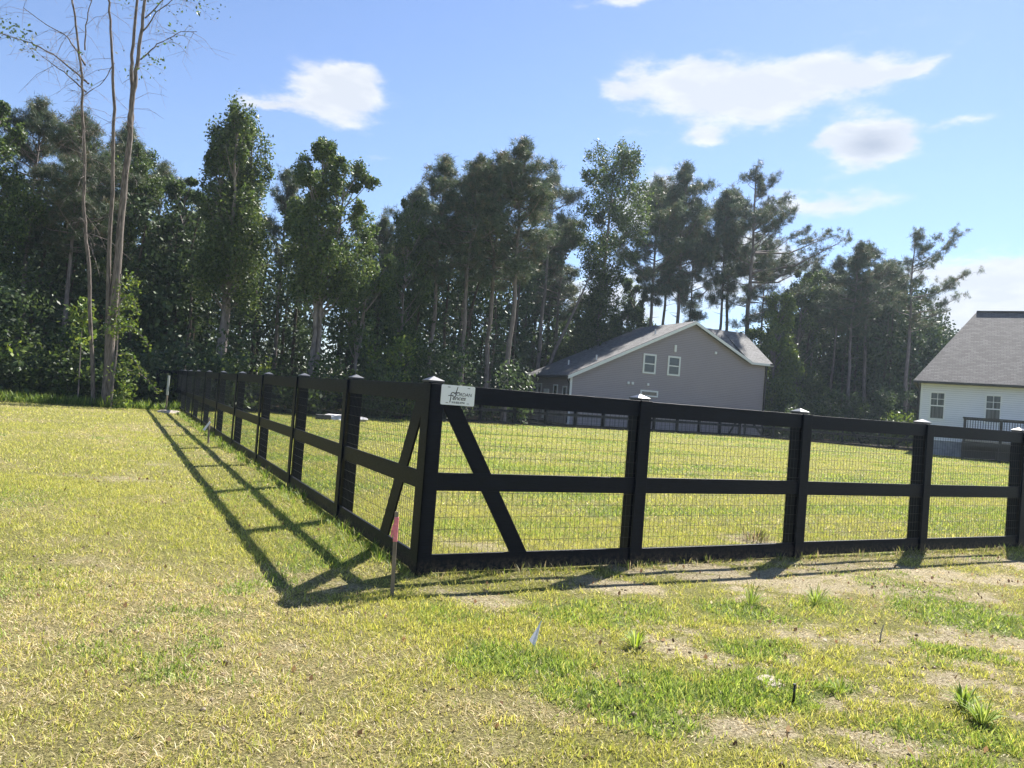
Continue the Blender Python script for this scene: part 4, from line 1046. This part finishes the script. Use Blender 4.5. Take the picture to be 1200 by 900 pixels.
bare('bare_tree', 'slim single stem bare tree with drooping branches reaching left', (-15.1+x0,28.1,0),
     [(sh(A, x0),.078,.032),(sh([(-1.78,12.14),(-2.4,12.61),(-3.27,13.2),(-4.28,13.67),(-5.28,13.92),(-6.3,14.2)], x0),.045,.012),(sh([(-1.82,11.81),(-2.55,12.4),(-3.4,12.93)], x0),.035,.012),
      (sh([(-1.94,12.84),(-2.48,13.49),(-3.02,14.1),(-4.04,14.58),(-5.07,15.25)], x0),.04,.012),(sh([(-2.02,13.4),(-1.9,14.6),(-1.6,15.8)], x0),.03,.012),(sh([(-1.75,11),(-2.1,10.2),(-1.9,9.2)], x0),.02,.006)],
     0, [(a-x0, b2, .22, 45) for a, b2 in ((-4.6,13.95),(-5.2,14.1),(-4.2,13.5),(-5.9,14.3))]+[(-2.3-x0,12.5,.12,10),(-1.7-x0,13.0,.12,8)], 5)
bare('bare_tree', 'tallest bare tree, several stems rising from one thick base', (-15.1,28.1,0),
     [([(.02,0),(-.13,2.47),(-.09,5.7),(-.11,8.94),(-.08,10.9),(-.16,12.2),(-.30,13.49),(-.30,15.45),(-.35,16.9)],.20,.04),
      ([(-.09,10.6),(-.02,11.6),(.02,12.86),(.08,14.5),(.14,16.5)],.10,.05),
      ([(-.10,1.0),(-.35,5.05),(-.55,8.92),(-.70,11.52),(-.88,13.13),(-1.1,14.75),(-1.4,16.2)],.09,.035),
      ([(.14,14.3),(.78,14.9),(1.57,15.3),(2.4,15.7)],.03,.01),([(.1,13.2),(.67,13.9),(1.45,14.5),(2.0,14.6)],.03,.01),([(-.85,13),(-1.2,12.2),(-1.9,11.6),(-2.0,11.0)],.02,.006),([(.2,14.8),(.9,16),(1.6,16.6)],.03,.01)],
     0, [(2.2,15.6,.3,50),(1.5,15.2,.3,30),(1.2,14.4,.28,24),(.6,13.2,.25,40),(-.6,15.5,.25,30),(.3,15.9,.3,40),(-.2,12.6,.3,12),(-.9,9.6,.2,10)], 6)
# leafy vine round the base of the bare tree
rg3 = np.random.default_rng(3); P = []
for k in range(19):
    z = rg3.random()**1.6*5.2; cpt = np.array([.42+rg3.normal()*.16+(.35 if z < 1.6 else 0), -.35+rg3.normal()*.2, z]); P.append(cpt+rg3.normal(size=(60, 3))*.17)
vn = empty('vine', (-15.1,28.1,0)); tag(vn, 'bright leafy vine climbing the base of the thick bare tree', 'vine')
arch = MB()
for (a0, z0, a1, z1) in ((.4,1.9,1.5,1.3),(.5,1.3,2.1,.7),(.4,2.9,1.6,2.35),(.4,3.9,1.1,3.6)):
    pts = [(a0+(a1-a0)*t_, -.5, z0+(z1-z0)*t_+.45*math.sin(t_*3.0)*(1-.3*t_)) for t_ in [i_/8 for i_ in range(9)]]; arch.tube(pts, .02, 5)
    for q in pts[2:]: P.append(np.array(q)+rg3.normal(size=(14, 3))*.09)
arch.tube([(.3,-.3,0),(.35,-.3,2),(.25,-.3,5)], .03, 5); arch.build('stem', M['bark'], vn)
P = np.concatenate(P); P[:, 2] = np.maximum(P[:, 2], .05); V, F, c_ = leaves(P, .13, rg3, LY); np_mesh('foliage', V, F, M['leaf'], vn, colr=c_)
P = np.concatenate([np.array([-1.6+.9*rg3.random(), -.3+rg3.normal()*.2, 2.3+1.5*rg3.random()])+rg3.normal(size=(22, 3))*.15 for _ in range(13)])
o = empty('sapling', (-15.3,28.6,0)); tag(o, 'small bright yellow green sapling left of the slim bare tree', 'sapling')
MB().tube([(-1.2,0,0),(-1.25,0,1.8),(-1.3,0,3.6)], [.03,.02,.01], 5).build('trunk', M['bark'], o); V, F, c_ = leaves(P, .19, rg3, LY); np_mesh('crown', V, F, M['leaf'], o, colr=c_)
# leaning dead trunk
sn = empty('dead_tree', (1.6,60,0)); tag(sn, 'bare dead tree leaning right against the sky beside the ivy wrapped tree', 'tree')
MB().tube([(0,0,0),(1.6,0,5.5),(3.2,0,9.6),(4.0,0,11.8)], [.17,.14,.09,.05], 7).build('trunk', M['bark'], sn, smooth=True)
MB().tube([(3.2,0,9.6),(3.35,.2,10.6)], [.04,.02], 5).build('stub', M['bark'], sn)
# bright shrub at the house corner
rg4 = np.random.default_rng(12)
sb = empty('shrub', (27.6,53.0,0)); tag(sb, 'bright green shrub in front of the wood at the left corner of the white house', 'shrub')
P = np.concatenate([np.array([rg4.normal()*.55, rg4.normal()*.4, .3+2.2*rg4.random()])+rg4.normal(size=(50, 3))*.2 for _ in range(30)]); P[:, 2] = np.maximum(P[:, 2], .05)
V, F, c_ = leaves(P, .2, rg4, LY); np_mesh('foliage', V, F, M['leaf'], sb, colr=c_)
MB().tube([(0,0,0),(.05,0,1.2),(.2,0,2.2)], [.04,.03,.01], 5).build('stem', M['bark'], sb)

# dead leaves, clods and bits lying in the front lawn
rg5 = np.random.default_rng(44); n = 2600
y = np.sqrt(rg5.random(n)*(11**2-2.3**2)+2.3**2); x = (rg5.random(n)*2-1)*(.75*y+.5)
lush, bare, dry, wood, ins = masks(x, y); k_ = (rg5.random(n) < .25+bare*1.2) & (ins < .5); x = x[k_]; y = y[k_]
P = np.stack([x, y, gz(x, y)+.012], -1)
V1, F1, c1 = leaves(P, .035, rg5, np.array([[.22,.15,.08],[.32,.24,.14],[.12,.08,.05],[.42,.36,.25]]), up=3, aspect=.6)
# clods: small uneven octahedra
m_ = len(x); sz = .006+.012*rg5.random(m_)**2; cx = x+rg5.normal(size=m_)*.2; cy = y+rg5.normal(size=m_)*.2; cz = gz(cx, cy)+.003
oc = np.array([[1,0,0],[0,1,0],[-1,0,0],[0,-1,0],[0,0,.8],[0,0,-.5]])
V2 = np.stack([cx, cy, cz], -1)[:, None, :]+oc[None]*sz[:, None, None]*(.7+.6*rg5.random((m_, 6, 1)))
F2 = (np.arange(m_)*6)[:, None, None]+np.array([[0,1,4],[1,2,4],[2,3,4],[3,0,4],[1,0,5],[2,1,5],[3,2,5],[0,3,5]])[None]
c2 = np.repeat(np.array([[.34,.27,.19],[.20,.15,.10],[.45,.38,.28]])[rg5.integers(0, 3, m_)], 6, 0)
g = np_mesh('lawn_litter', np.concatenate([V1, V2.reshape(-1, 3)]), [F1, F2.reshape(-1, 3)+len(V1)], M['grass'], colr=np.concatenate([c1, c2]))
tag(g, 'dead leaves and small clods scattered over the front lawn', 'litter', kind='stuff')

# thin haze volume added to lift the dark woods like veiling lens glare
hz = MB().box(-140, 160, -30, 170, -2.5, 60).build('haze', M['white']); tag(hz, kind='stuff')
hm_ = bpy.data.materials.new('veil_haze'); hm_.use_nodes = True; nth = hm_.node_tree; nth.nodes.clear()
oh = nth.nodes.new('ShaderNodeOutputMaterial'); pv = nth.nodes.new('ShaderNodeVolumePrincipled'); pv.inputs['Color'].default_value = (.72,.86,1,1)
pv.inputs['Density'].default_value = .00036; pv.inputs['Anisotropy'].default_value = .3; nth.links.new(pv.outputs[0], oh.inputs['Volume'])
hz.data.materials.clear(); hz.data.materials.append(hm_); sc.cycles.volume_bounces = 0
